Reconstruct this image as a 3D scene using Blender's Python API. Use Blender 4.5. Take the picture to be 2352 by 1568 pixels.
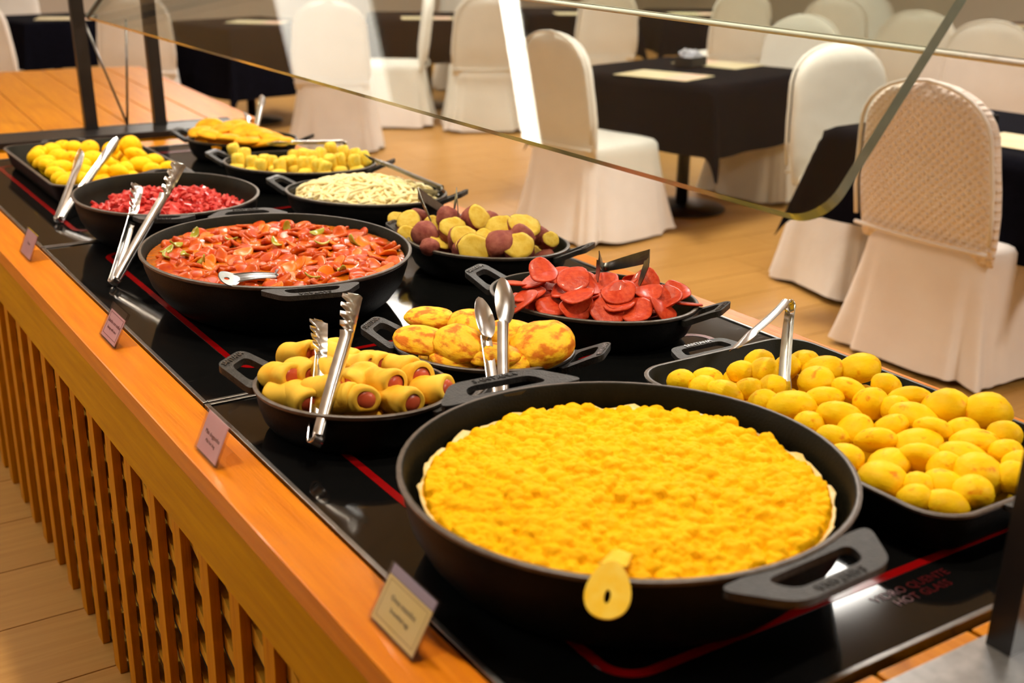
import bpy, bmesh, math, random
import numpy as np
from mathutils import Vector, Matrix
for o in list(bpy.data.objects):
    bpy.data.objects.remove(o)
scn = bpy.context.scene
COL = scn.collection
PI = math.pi
R = math.radians
# ------------------------------------------------------------------ camera
CH = 1.453            # eye height above the floor
CT = 0.733            # height of the buffet top
cam_d = bpy.data.cameras.new('camera')
cam = bpy.data.objects.new('camera', cam_d)
COL.objects.link(cam)
cam_d.sensor_width = 36.0
cam_d.lens = 41.674
cam_d.clip_start = 0.05
cam_d.clip_end = 60
cam.matrix_world = Matrix(((0.83943, 0.16868, -0.51662, 0.0),
                           (-0.54332, 0.28226, -0.79065, 0.0),
                           (0.01245, 0.94439, 0.32859, CH),
                           (0, 0, 0, 1)))
cam_d.dof.use_dof = True
cam_d.dof.focus_distance = 2.05
cam_d.dof.aperture_fstop = 3.8
scn.camera = cam
# ------------------------------------------------------------------ world, exposure
w = bpy.data.worlds.new('world')
scn.world = w
w.use_nodes = True
w.node_tree.nodes['Background'].inputs[0].default_value = (1.0, 0.93, 0.84, 1)
w.node_tree.nodes['Background'].inputs[1].default_value = 0.25
vs = scn.view_settings
vs.view_transform = 'Standard'
vs.look = 'None'
vs.gamma = 1.0
vs.use_curve_mapping = False
vs.exposure = 0.70
KEY_W = 52.0          # counter spot lamps
PANEL_E = 22.0         # emission of the ceiling panels
CEIL = 2.9
# (x, y, half size x, half size y)
PANELS = [(3.7, 3.5, .41, .41), (3.7, 7.6, .41, .41), (7.4, 3.5, .41, .41), (7.4, 7.6, .41, .41), (-2.6, 8.0, .41, .41), (3.7, -0.8, .41, .41), (7.4, 11.4, .41, .41),
          (3.7, 11.4, .41, .41), (-1.5, 2.6, .30, .30), (.45, 4.43, .62, .055)]  # smallest square one is added fill for the counter front and cards
SOFT_PANEL = (.38, 6.45, .34, .66)
SPOTS = [(1.0, 2.95), (1.05, 5.2), (1.15, 0.95), (1.45, 3.6), (0.95, 1.75)]
# ------------------------------------------------------------------ helpers
def tag(o, label=None, cat=None, group=None, kind=None):
    if label: o['label'] = label
    if cat: o['category'] = cat
    if group: o['group'] = group
    if kind: o['kind'] = kind
    return o

def link(o, parent=None):
    COL.objects.link(o)
    if parent is not None:
        o.parent = parent
    return o

def empty(name, loc=(0, 0, 0), rz=0.0, label=None, cat=None, group=None):
    o = bpy.data.objects.new(name, None)
    o.empty_display_size = 0.05
    link(o)
    o.location = loc
    o.rotation_euler = (0, 0, rz)
    return tag(o, label, cat, group)

def mesh(name, verts, faces, mats=None, smooth=True, fmat=None):
    me = bpy.data.meshes.new(name)
    me.from_pydata([tuple(map(float, v)) for v in verts], [], [tuple(f) for f in faces])
    if mats is not None:
        for m in (mats if isinstance(mats, (list, tuple)) else [mats]):
            me.materials.append(m)
    if smooth:
        me.polygons.foreach_set('use_smooth', [True] * len(me.polygons))
    if fmat is not None:
        me.polygons.foreach_set('material_index', fmat)
    me.update()
    return me

def obj(name, me, parent=None, loc=None, rot=None, scale=None):
    o = bpy.data.objects.new(name, me)
    link(o, parent)
    if loc is not None: o.location = loc
    if rot is not None: o.rotation_euler = rot
    if scale is not None: o.scale = scale
    return o

def bm_mesh(name, bm, mat, smooth=False):
    bmesh.ops.recalc_face_normals(bm, faces=bm.faces)
    me = bpy.data.meshes.new(name)
    bm.to_mesh(me)
    bm.free()
    for m in (mat if isinstance(mat, (list, tuple)) else [mat]):
        me.materials.append(m)
    if smooth:
        me.polygons.foreach_set('use_smooth', [True] * len(me.polygons))
    return me

def box_me(name, x0, x1, y0, y1, z0, z1, mat, bev=0.0):
    bm = bmesh.new()
    bmesh.ops.create_cube(bm, size=1.0)
    for v in bm.verts:
        v.co = Vector((x0 + (v.co.x + .5) * (x1 - x0), y0 + (v.co.y + .5) * (y1 - y0), z0 + (v.co.z + .5) * (z1 - z0)))
    if bev > 0:
        bmesh.ops.bevel(bm, geom=list(bm.edges), offset=bev, segments=2, affect='EDGES', profile=.6)
    return bm_mesh(name, bm, mat, False)

def tube(path, rad, n=8, caps=True):
    """vertices and faces of a tube of radius rad (number or list) along path"""
    path = [Vector(p) for p in path]
    V, F = [], []
    up = Vector((0, 0, 1))
    prev = None
    for i, p in enumerate(path):
        t = (path[min(i + 1, len(path) - 1)] - path[max(i - 1, 0)]).normalized()
        if prev is None:
            a = t.cross(up if abs(t.z) < .95 else Vector((1, 0, 0))).normalized()
        else:
            a = (prev - t * prev.dot(t)).normalized()
        prev = a
        b = t.cross(a)
        r = rad[i] if isinstance(rad, (list, tuple)) else rad
        for k in range(n):
            q = 2 * PI * k / n
            V.append(p + (a * math.cos(q) + b * math.sin(q)) * r)
    for i in range(len(path) - 1):
        for k in range(n):
            k2 = (k + 1) % n
            F.append((i * n + k, i * n + k2, (i + 1) * n + k2, (i + 1) * n + k))
    if caps:
        F.append(tuple(range(n - 1, -1, -1)))
        F.append(tuple((len(path) - 1) * n + k for k in range(n)))
    return V, F

def strip_sheet(rows, thick):
    """rows: list of (list of points); thin solid sheet through the rows, thickness along the local normal"""
    nr, nc = len(rows), len(rows[0])
    P = [[Vector(p) for p in r] for r in rows]
    V, F = [], []
    for sgn in (.5, -.5):
        for i in range(nr):
            for j in range(nc):
                du = P[min(i + 1, nr - 1)][j] - P[max(i - 1, 0)][j]
                dv = P[i][min(j + 1, nc - 1)] - P[i][max(j - 1, 0)]
                n = du.cross(dv)
                n = n.normalized() if n.length > 1e-12 else Vector((0, 0, 1))
                V.append(P[i][j] + n * thick * sgn)
    o = nr * nc
    for i in range(nr - 1):
        for j in range(nc - 1):
            a, b, c, d = i * nc + j, i * nc + j + 1, (i + 1) * nc + j + 1, (i + 1) * nc + j
            F.append((a, d, c, b)); F.append((o + a, o + b, o + c, o + d))
    for i in range(nr - 1):
        for j in (0, nc - 1):
            a, b = i * nc + j, (i + 1) * nc + j
            F.append((a, b, o + b, o + a))
    for j in range(nc - 1):
        for i in (0, nr - 1):
            a, b = i * nc + j, i * nc + j + 1
            F.append((a, b, o + b, o + a))
    return V, F

def fix_normals(me):
    bm = bmesh.new(); bm.from_mesh(me)
    bmesh.ops.recalc_face_normals(bm, faces=bm.faces)
    bm.to_mesh(me); bm.free()
    return me

def smooth_by_angle(me, deg=35):
    try:
        me.set_sharp_from_angle(angle=R(deg))
    except Exception:
        pass
    return me

# smooth value noise on arrays (for lumpy food), deterministic
def vnoise(p, seed=0):
    p = np.asarray(p, float)
    i = np.floor(p).astype(np.int64); fr = p - i
    fr = fr * fr * (3 - 2 * fr)
    def h(a, b, c):
        n = (a * 374761393 + b * 668265263 + c * 2147483647 + seed * 1274126177) & 0xffffffff
        n = ((n ^ (n >> 13)) * 1103515245) & 0xffffffff
        n = ((n ^ (n >> 15)) * 12345679) & 0xffffffff
        return (n & 0xffff) / 65535.0
    out = 0
    for dx in (0, 1):
        for dy in (0, 1):
            for dz in (0, 1):
                wgt = (fr[:, 0] if dx else 1 - fr[:, 0]) * (fr[:, 1] if dy else 1 - fr[:, 1]) * (fr[:, 2] if dz else 1 - fr[:, 2])
                out = out + wgt * h(i[:, 0] + dx, i[:, 1] + dy, i[:, 2] + dz)
    return out * 2 - 1

_ico = {}
def ico(sub):
    if sub not in _ico:
        bm = bmesh.new()
        bmesh.ops.create_icosphere(bm, subdivisions=sub, radius=1)
        v = np.array([tuple(x.co) for x in bm.verts]); f = [tuple(y.index for y in x.verts) for x in bm.faces]
        bm.free(); _ico[sub] = (v, f)
    return _ico[sub]

# ------------------------------------------------------------------ materials
def newmat(name):
    m = bpy.data.materials.new(name); m.use_nodes = True
    nt = m.node_tree
    return m, nt, nt.nodes['Principled BSDF']

def N(nt, t, **kw):
    n = nt.nodes.new(t)
    for k, v in kw.items(): setattr(n, k, v)
    return n

def mat(name, c1, c2=None, rough=.5, metal=0.0, scale=20.0, stretch=(1, 1, 1), bump=0.0, bscale=None, spec=.5,
        detail=4, sss=0.0, sss_r=(.02, .01, .005), trans=0.0, ior=1.45, coat=0.0, lo=.35, hi=.65, rough2=None):
    m, nt, b = newmat(name)
    b.inputs['Roughness'].default_value = rough
    b.inputs['Metallic'].default_value = metal
    b.inputs['Specular IOR Level'].default_value = spec
    b.inputs['IOR'].default_value = ior
    b.inputs['Transmission Weight'].default_value = trans
    b.inputs['Coat Weight'].default_value = coat
    b.inputs['Coat Roughness'].default_value = .08
    if sss > 0:
        b.inputs['Subsurface Weight'].default_value = sss
        b.inputs['Subsurface Radius'].default_value = sss_r
        b.inputs['Subsurface Scale'].default_value = 1.0
    tc = N(nt, 'ShaderNodeTexCoord'); mp = N(nt, 'ShaderNodeMapping')
    nt.links.new(tc.outputs['Object'], mp.inputs['Vector'])
    mp.inputs['Scale'].default_value = stretch
    nz = N(nt, 'ShaderNodeTexNoise'); nz.inputs['Scale'].default_value = scale; nz.inputs['Detail'].default_value = detail
    nt.links.new(mp.outputs['Vector'], nz.inputs['Vector'])
    if c2 is None: c2 = c1
    cr = N(nt, 'ShaderNodeValToRGB')
    cr.color_ramp.elements[0].position = lo; cr.color_ramp.elements[1].position = hi
    cr.color_ramp.elements[0].color = (*c1, 1); cr.color_ramp.elements[1].color = (*c2, 1)
    nt.links.new(nz.outputs['Fac'], cr.inputs['Fac'])
    nt.links.new(cr.outputs['Color'], b.inputs['Base Color'])
    if rough2 is not None:
        mr = N(nt, 'ShaderNodeMapRange'); mr.inputs['To Min'].default_value = rough; mr.inputs['To Max'].default_value = rough2
        nt.links.new(nz.outputs['Fac'], mr.inputs['Value']); nt.links.new(mr.outputs['Result'], b.inputs['Roughness'])
    if bump > 0:
        bp = N(nt, 'ShaderNodeBump'); bp.inputs['Strength'].default_value = 1.0; bp.inputs['Distance'].default_value = bump
        nb = N(nt, 'ShaderNodeTexNoise'); nb.inputs['Scale'].default_value = bscale or scale; nb.inputs['Detail'].default_value = 3
        nt.links.new(mp.outputs['Vector'], nb.inputs['Vector'])
        nt.links.new(nb.outputs['Fac'], bp.inputs['Height']); nt.links.new(bp.outputs['Normal'], b.inputs['Normal'])
    return m

def wood(name, ca, cb, axis=1, rough=.32, coat=.25, wscale=9.0, spec=.3):
    st = [9.0, 9.0, 9.0]; st[axis] = .55
    return mat(name, ca, cb, rough=rough, scale=wscale, stretch=tuple(st), coat=coat, detail=6, lo=.3, hi=.72, bump=.0006, bscale=wscale * 3, spec=spec)

M = {}
M['wood_top'] = wood('orange_varnished_wood', (.72, .225, .001), (.58, .155, .0005), 1, coat=.12)
M['wood_apron'] = wood('golden_wood', (.58, .285, .0005), (.46, .205, .0003), 1, rough=.5, coat=.0, spec=.12)
M['wood_slat'] = wood('slat_wood', (.58, .24, .002), (.42, .145, .001), 2, rough=.5, coat=.0, spec=.12)
M['wood_strip'] = wood('lattice_wood', (.66, .36, .04), (.50, .23, .015), 2, rough=.55, coat=0, spec=.12)
M['wood_deck'] = wood('deck_wood', (.70, .27, .004), (.55, .18, .002), 1, rough=.3, coat=.15, wscale=7)
M['floor'] = wood('floor_plank_wood', (.54, .29, .075), (.44, .22, .05), 0, rough=.42, coat=.1, wscale=6)
M['floor_base'] = mat('floor_joint', (.16, .08, .03), (.20, .10, .04), rough=.7)
M['iron'] = mat('cast_iron', (.0045, .0042, .0042), (.007, .0062, .006), rough=.45, scale=60, bump=.0007, bscale=420, spec=.10)
M['iron_rim'] = mat('worn_highlit_iron_rim', (.075, .058, .046), (.12, .095, .078), rough=.4, scale=90, spec=.5)  # lighter brown: wear, with the rim's highlight painted into the colour
M['iron_in'] = mat('cast_iron_inside', (.008, .0068, .0028), (.012, .010, .004), rough=.5, scale=30, bump=.0005, bscale=260, spec=.12)
M['iron_handle'] = mat('cast_iron_handle', (.018, .017, .017), (.032, .030, .028), rough=.42, scale=80, bump=.0012, bscale=330, spec=.4)
M['glass_black'] = mat('black_ceramic_glass', (.003, .003, .0035), (.006, .0055, .006), rough=.05, scale=6, rough2=.10, spec=.5, lo=.3, hi=.7)
def scratched(m):
    """fine wear scratches in the gloss of the hob glass"""
    nt = m.node_tree; b = nt.nodes['Principled BSDF']
    tc = [n for n in nt.nodes if n.bl_idname == 'ShaderNodeTexCoord'][0]
    last = b.inputs['Roughness'].links[0].from_socket; fac = None
    for ang, seed in ((.5, 0), (1.3, 7), (-.6, 3)):
        mp = N(nt, 'ShaderNodeMapping'); mp.inputs['Rotation'].default_value = (0, 0, ang); mp.inputs['Scale'].default_value = (14, 420, 1); mp.inputs['Location'].default_value = (seed, seed, 0)
        nt.links.new(tc.outputs['Object'], mp.inputs['Vector'])
        nz = N(nt, 'ShaderNodeTexNoise'); nz.inputs['Scale'].default_value = 1.0; nz.inputs['Detail'].default_value = 2
        nt.links.new(mp.outputs['Vector'], nz.inputs['Vector'])
        th = N(nt, 'ShaderNodeMapRange'); th.inputs['From Min'].default_value = .70; th.inputs['From Max'].default_value = .80
        nt.links.new(nz.outputs['Fac'], th.inputs['Value'])
        if fac is None: fac = th.outputs['Result']
        else:
            mx = N(nt, 'ShaderNodeMath'); mx.operation = 'MAXIMUM'; nt.links.new(fac, mx.inputs[0]); nt.links.new(th.outputs['Result'], mx.inputs[1]); fac = mx.outputs[0]
    pn = N(nt, 'ShaderNodeTexNoise'); pn.inputs['Scale'].default_value = 5.0; nt.links.new(tc.outputs['Object'], pn.inputs['Vector'])
    pm = N(nt, 'ShaderNodeMapRange'); pm.inputs['From Min'].default_value = .45; pm.inputs['From Max'].default_value = .65; nt.links.new(pn.outputs['Fac'], pm.inputs['Value'])
    mu = N(nt, 'ShaderNodeMath'); mu.operation = 'MULTIPLY'; nt.links.new(fac, mu.inputs[0]); nt.links.new(pm.outputs['Result'], mu.inputs[1]); fac = mu.outputs[0]
    ad = N(nt, 'ShaderNodeMath'); ad.operation = 'MULTIPLY_ADD'; ad.inputs[1].default_value = .3
    nt.links.new(fac, ad.inputs[0]); nt.links.new(last, ad.inputs[2]); nt.links.new(ad.outputs[0], b.inputs['Roughness'])
    sp = N(nt, 'ShaderNodeMath'); sp.operation = 'MULTIPLY_ADD'; sp.inputs[1].default_value = .018; sp.inputs[2].default_value = .004
    cb = N(nt, 'ShaderNodeCombineColor'); nt.links.new(fac, sp.inputs[0])
    for k in range(3): nt.links.new(sp.outputs[0], cb.inputs[k])
    nt.links.new(cb.outputs[0], b.inputs['Base Color'])
scratched(M['glass_black'])
M['red'] = mat('red_zone_print', (.22, .0015, .002), rough=.2)
M['red_dim'] = mat('faded_red_print', (.07, .004, .006), rough=.3)
M['steel'] = mat('brushed_steel', (.62, .61, .59), (.72, .70, .68), rough=.20, metal=1.0, scale=40, rough2=.3)
M['steel_dark'] = mat('dark_steel', (.24, .23, .22), (.32, .31, .30), rough=.30, metal=1.0, scale=40)
M['plate'] = mat('stainless_plate', (.36, .355, .35), (.46, .455, .45), rough=.32, metal=.85, scale=60, detail=8)
M['post'] = mat('black_post_paint', (.012, .010, .010), (.018, .015, .014), rough=.32)
M['white_cloth'] = mat('white_chair_cover', (.80, .75, .68), (.86, .81, .74), rough=.85, scale=5, bump=.003, bscale=14, spec=.2)
M['black_cloth'] = mat('black_tablecloth', (.0032, .003, .0055), (.005, .0045, .0085), rough=.95, scale=30, spec=.06)
M['maroon_cloth'] = mat('maroon_tablecloth', (.06, .012, .018), (.075, .016, .022), rough=.9, scale=30, spec=.25)
M['paper'] = mat('cream_paper', (.72, .60, .34), (.80, .68, .45), rough=.8, scale=8)
M['paper_pink'] = mat('peach_print', (.85, .50, .38), (.88, .62, .48), rough=.8, scale=20)
M['napkin'] = mat('white_sachets', (.72, .72, .80), (.82, .82, .88), rough=.6, scale=30)
M['wall'] = mat('cream_wall', (.72, .64, .53), (.75, .67, .56), rough=.9, scale=2)
M['ceil'] = mat('ceiling_paint', (.60, .585, .56), (.64, .625, .60), rough=.9, scale=2)
M['egg'] = mat('scrambled_egg', (.94, .47, .0008), (.95, .53, .002), rough=.6, scale=45, spec=.08, bump=.002, bscale=160)
M['egg_white'] = mat('set_egg_white', (.86, .70, .36), (.90, .62, .18), rough=.4, scale=60)
M['bread'] = mat('cheese_bread_crust', (.92, .54, .012), (.93, .60, .025), rough=.5, scale=22, spec=.3, bump=.0012, bscale=60)
M['dough'] = mat('baked_dough', (.80, .50, .07), (.86, .60, .12), rough=.5, scale=30, spec=.35, bump=.001, bscale=70)
M['sausage'] = mat('sausage_skin', (.50, .07, .025), (.62, .12, .05), rough=.3, scale=40, spec=.5)
M['slice'] = mat('stewed_sausage', (.42, .032, .002), (.56, .095, .005), rough=.25, scale=45, spec=.3)
M['slice_pink'] = mat('pale_sausage', (.50, .065, .010), (.62, .13, .022), rough=.25, scale=45, spec=.3)
M['carrot'] = mat('orange_pepper', (.68, .12, .002), (.75, .19, .004), rough=.3, scale=40, spec=.35)
M['greens'] = mat('green_pepper', (.30, .30, .02), (.42, .36, .04), rough=.25, scale=40, coat=.3)
M['broth'] = mat('tomato_broth', (.46, .10, .003), (.56, .16, .006), rough=.06, scale=18, spec=.6, coat=.5, bump=.003, bscale=55)
M['pepperoni'] = mat('calabrese_slice', (.48, .030, .008), (.62, .070, .022), rough=.35, scale=120, spec=.22, coat=.08, bump=.0006, bscale=200)
M['pepperoni_rim'] = mat('calabrese_rind', (.50, .03, .012), (.60, .06, .02), rough=.25, coat=.3, scale=60)
M['bacon'] = mat('bacon_cube', (.50, .018, .016), (.72, .10, .075), rough=.38, spec=.25, scale=90, coat=.2, lo=.42, hi=.62)
M['skin'] = mat('sweet_potato_skin', (.23, .050, .040), (.36, .11, .075), rough=.6, scale=1.6, spec=.2, bump=.0012, bscale=5)
M['flesh'] = mat('sweet_potato_flesh', (.60, .38, .035), (.70, .50, .085), rough=.6, scale=2.5, bump=.0008, bscale=6, spec=.2)
M['palm'] = mat('pale_noodle', (.94, .76, .38), (.95, .84, .52), rough=.45, scale=40, spec=.2)
M['crepe'] = mat('fried_crepe', (.95, .34, .004), (.96, .52, .018), rough=.5, scale=1.6, spec=.15, bump=.001, bscale=4)
M['mini'] = mat('mini_roll', (.95, .62, .04), (.96, .74, .13), rough=.5, scale=2, spec=.15)
M['acrylic_pink'] = mat('pink_card', (.92, .52, .56), (.95, .60, .63), rough=.4, scale=20)
M['card_yellow'] = mat('yellow_card', (.95, .84, .30), (.97, .87, .40), rough=.4, scale=20)
M['ink_red'] = mat('dark_red_ink', (.22, .04, .05), rough=.6)
M['ink_grey'] = mat('grey_ink', (.16, .15, .12), rough=.6)
M['gold_line'] = mat('ochre_line', (.52, .40, .14), rough=.6)
M['blue_strip'] = mat('pale_violet_strip', (.40, .38, .52), rough=.3)
M['yolk_plastic'] = mat('egg_smeared_spoon', (.90, .55, .02), (.93, .66, .08), rough=.3, scale=60, spec=.4)
M['rubber'] = mat('black_rubber', (.015, .014, .014), rough=.6)

def clear_glass(name, tint=(1, 1, 1), rough=.0, f0=.028):
    m, nt, b = newmat(name)
    out = nt.nodes['Material Output']
    tr = N(nt, 'ShaderNodeBsdfTransparent'); tr.inputs['Color'].default_value = (*tint, 1)
    gl = N(nt, 'ShaderNodeBsdfGlossy'); gl.inputs['Roughness'].default_value = rough
    lw = N(nt, 'ShaderNodeLayerWeight'); lw.inputs['Blend'].default_value = .5
    pw = N(nt, 'ShaderNodeMath'); pw.operation = 'POWER'; pw.inputs[1].default_value = 5.0
    fr = N(nt, 'ShaderNodeMath'); fr.operation = 'MULTIPLY_ADD'; fr.inputs[1].default_value = .94; fr.inputs[2].default_value = f0
    nt.links.new(lw.outputs['Facing'], pw.inputs[0]); nt.links.new(pw.outputs[0], fr.inputs[0])
    mx = N(nt, 'ShaderNodeMixShader')
    nt.links.new(fr.outputs[0], mx.inputs[0]); nt.links.new(tr.outputs[0], mx.inputs[1]); nt.links.new(gl.outputs[0], mx.inputs[2])
    nt.links.new(mx.outputs[0], out.inputs['Surface'])
    return m
M['pane'] = clear_glass('guard_glass', (.94, .97, .94))
M['acrylic'] = clear_glass('clear_acrylic', (.95, .92, .92), .02)
M['glass_edge'] = mat('polished_glass_edge', (.26, .37, .36), (.34, .45, .44), rough=.15, spec=.7)

def emis(name, col, s):
    m, nt, b = newmat(name)
    b.inputs['Base Color'].default_value = (*col, 1)
    b.inputs['Emission Color'].default_value = (*col, 1); b.inputs['Emission Strength'].default_value = s
    return m
M['panel'] = emis('lit_diffuser', (1.0, .95, .87), PANEL_E)
M['panel_soft'] = emis('soft_lit_diffuser', (1.0, .96, .86), PANEL_E * .09)
M['bulb'] = emis('lit_lamp_face', (1.0, .86, .66), 25.0)
M['lamp_ring'] = mat('white_lamp_ring', (.7, .7, .68), rough=.4)

def toasted(name, ca, cb, brown, scale, lo, hi, bump=.001):
    """crust colour with browned patches that belong to the baking"""
    m = mat(name, ca, cb, rough=.5, scale=2.5, spec=.15, bump=bump, bscale=4)
    nt = m.node_tree; b = nt.nodes['Principled BSDF']
    src = b.inputs['Base Color'].links[0].from_socket
    tc = [n for n in nt.nodes if n.bl_idname == 'ShaderNodeTexCoord'][0]
    nz = N(nt, 'ShaderNodeTexNoise'); nz.inputs['Scale'].default_value = scale; nz.inputs['Detail'].default_value = 5
    oi = N(nt, 'ShaderNodeObjectInfo')
    va = N(nt, 'ShaderNodeVectorMath'); va.operation = 'ADD'
    ml = N(nt, 'ShaderNodeVectorMath'); ml.operation = 'SCALE'; ml.inputs['Scale'].default_value = 40
    cv = N(nt, 'ShaderNodeCombineXYZ')
    for k in range(3): nt.links.new(oi.outputs['Random'], cv.inputs[k])
    nt.links.new(cv.outputs[0], ml.inputs[0]); nt.links.new(ml.outputs[0], va.inputs[0]); nt.links.new(tc.outputs['Object'], va.inputs[1])
    nt.links.new(va.outputs[0], nz.inputs['Vector'])
    cr = N(nt, 'ShaderNodeValToRGB'); cr.color_ramp.elements[0].position = lo; cr.color_ramp.elements[1].position = hi
    nt.links.new(nz.outputs['Fac'], cr.inputs['Fac'])
    mx = N(nt, 'ShaderNodeMix'); mx.data_type = 'RGBA'; mx.inputs[7].default_value = (*brown, 1)
    nt.links.new(cr.outputs['Color'], mx.inputs[0]); nt.links.new(src, mx.inputs[6])
    nt.links.new(mx.outputs[2], b.inputs['Base Color'])
    return m
M['bread'] = toasted('cheese_bread_crust', (.95, .555, .002), (.96, .61, .006), (.84, .29, .003), 1.9, .60, .72, .0009)
M['pastry'] = toasted('griddled_pastry', (.90, .47, .012), (.92, .56, .03), (.62, .17, .008), 2.2, .47, .60, .0012)
M['dough'] = toasted('baked_dough', (.84, .50, .035), (.88, .58, .07), (.80, .36, .012), 26, .5, .7, .0006)

def quilt(name):
    m = mat(name, (.86, .74, .64), (.90, .80, .71), rough=.8, scale=5, spec=.25)
    nt = m.node_tree; b = nt.nodes['Principled BSDF']
    tc = [n for n in nt.nodes if n.bl_idname == 'ShaderNodeTexCoord'][0]
    hs = []
    for s in (1, -1):
        mp = N(nt, 'ShaderNodeMapping'); mp.inputs['Rotation'].default_value = (0, s * R(45), 0)
        nt.links.new(tc.outputs['Object'], mp.inputs['Vector'])
        wv = N(nt, 'ShaderNodeTexWave'); wv.bands_direction = 'X'; wv.inputs['Scale'].default_value = 14
        nt.links.new(mp.outputs['Vector'], wv.inputs['Vector']); hs.append(wv)
    mu = N(nt, 'ShaderNodeMath'); mu.operation = 'MULTIPLY'
    nt.links.new(hs[0].outputs['Fac'], mu.inputs[0]); nt.links.new(hs[1].outputs['Fac'], mu.inputs[1])
    bp = N(nt, 'ShaderNodeBump'); bp.inputs['Distance'].default_value = .006
    nt.links.new(mu.outputs[0], bp.inputs['Height']); nt.links.new(bp.outputs['Normal'], b.inputs['Normal'])
    return m
M['quilt'] = quilt('quilted_chair_cover')
M['cloth_warm'] = mat('blush_chair_cover', (.84, .74, .66), (.88, .80, .73), rough=.8, scale=5, bump=.003, bscale=14, spec=.25)
# ------------------------------------------------------------------ measured positions (metres)
BREAD_A = [(1.1746, 1.309, 0.783, 0.022, 0.0187), (1.2144, 1.293, 0.7845, 0.0237, 0.0187), (1.1863, 1.2713, 0.7829, 0.022, 0.0187), (1.2022, 1.2368, 0.7832, 0.0289, 0.0187), (1.271, 1.2761, 0.7909, 0.022, 0.0187), (1.3005, 1.2543, 0.7942, 0.026, 0.0193), (1.3187, 1.2865, 0.7963, 0.0232, 0.0187), (1.3353, 1.2432, 0.7981, 0.022, 0.0187), (1.37, 1.2381, 0.802, 0.0244, 0.0187), (1.2358, 1.2217, 0.787, 0.022, 0.0187), (1.2675, 1.2055, 0.7905, 0.0245, 0.0187), (1.3703, 1.1976, 0.802, 0.0314, 0.0187), (1.3304, 1.1748, 0.7976, 0.0307, 0.0187), (1.4135, 1.1643, 0.8069, 0.0315, 0.0206), (1.293, 1.124, 0.7934, 0.028, 0.0187), (1.34, 1.1152, 0.7986, 0.0279, 0.0187), (1.3312, 1.0678, 0.7977, 0.024, 0.024), (1.241, 1.1377, 0.7876, 0.0351, 0.0226), (1.2204, 1.1745, 0.7852, 0.022, 0.0187), (1.3933, 1.0939, 0.8046, 0.022, 0.0187), (1.266, 1.0655, 0.7904, 0.0334, 0.0222), (1.3828, 1.0406, 0.8034, 0.03, 0.0187), (1.3949, 0.9831, 0.8048, 0.0342, 0.0285), (1.4239, 0.9393, 0.8093, 0.0332, 0.027), (1.3354, 0.9929, 0.7981, 0.0335, 0.0212), (1.2489, 1.0251, 0.7884, 0.0284, 0.0187), (1.2904, 0.9965, 0.7931, 0.0253, 0.0187), (1.3247, 0.9496, 0.7969, 0.0318, 0.0187), (1.2476, 0.9814, 0.7883, 0.0322, 0.0187), (1.2828, 0.9431, 0.7923, 0.0323, 0.0187), (1.3378, 0.8929, 0.7984, 0.0326, 0.0187), (1.3879, 0.8839, 0.804, 0.0221, 0.0187), (1.218, 1.081, 0.785, 0.022, 0.0187), (1.2108, 1.0293, 0.7842, 0.022, 0.0187), (1.3556, 0.9271, 0.8004, 0.022, 0.0187), (1.3438, 1.0325, 0.7991, 0.022, 0.0187), (1.1734, 0.9761, 0.783, 0.0271, 0.0187), (1.2128, 0.932, 0.7844, 0.0313, 0.0187), (1.1652, 0.9007, 0.783, 0.0343, 0.0242), (1.2529, 0.9126, 0.7881, 0.0316, 0.019), (1.2973, 0.8776, 0.7939, 0.0319, 0.0187), (1.1895, 0.8656, 0.7833, 0.022, 0.0187), (1.1566, 0.842, 0.783, 0.022, 0.0187), (1.1782, 0.813, 0.783, 0.0263, 0.0187), (1.2262, 0.8465, 0.7756, 0.0336, 0.0244), (1.2737, 0.8376, 0.7907, 0.0333, 0.025), (1.2234, 0.8084, 0.7922, 0.0261, 0.0187), (1.2519, 0.8742, 0.7927, 0.0228, 0.0187), (1.3304, 0.8182, 0.7975, 0.022, 0.0187), (1.2982, 0.8064, 0.7942, 0.022, 0.0187), (1.3457, 0.85, 0.7993, 0.0236, 0.0187)]
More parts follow.
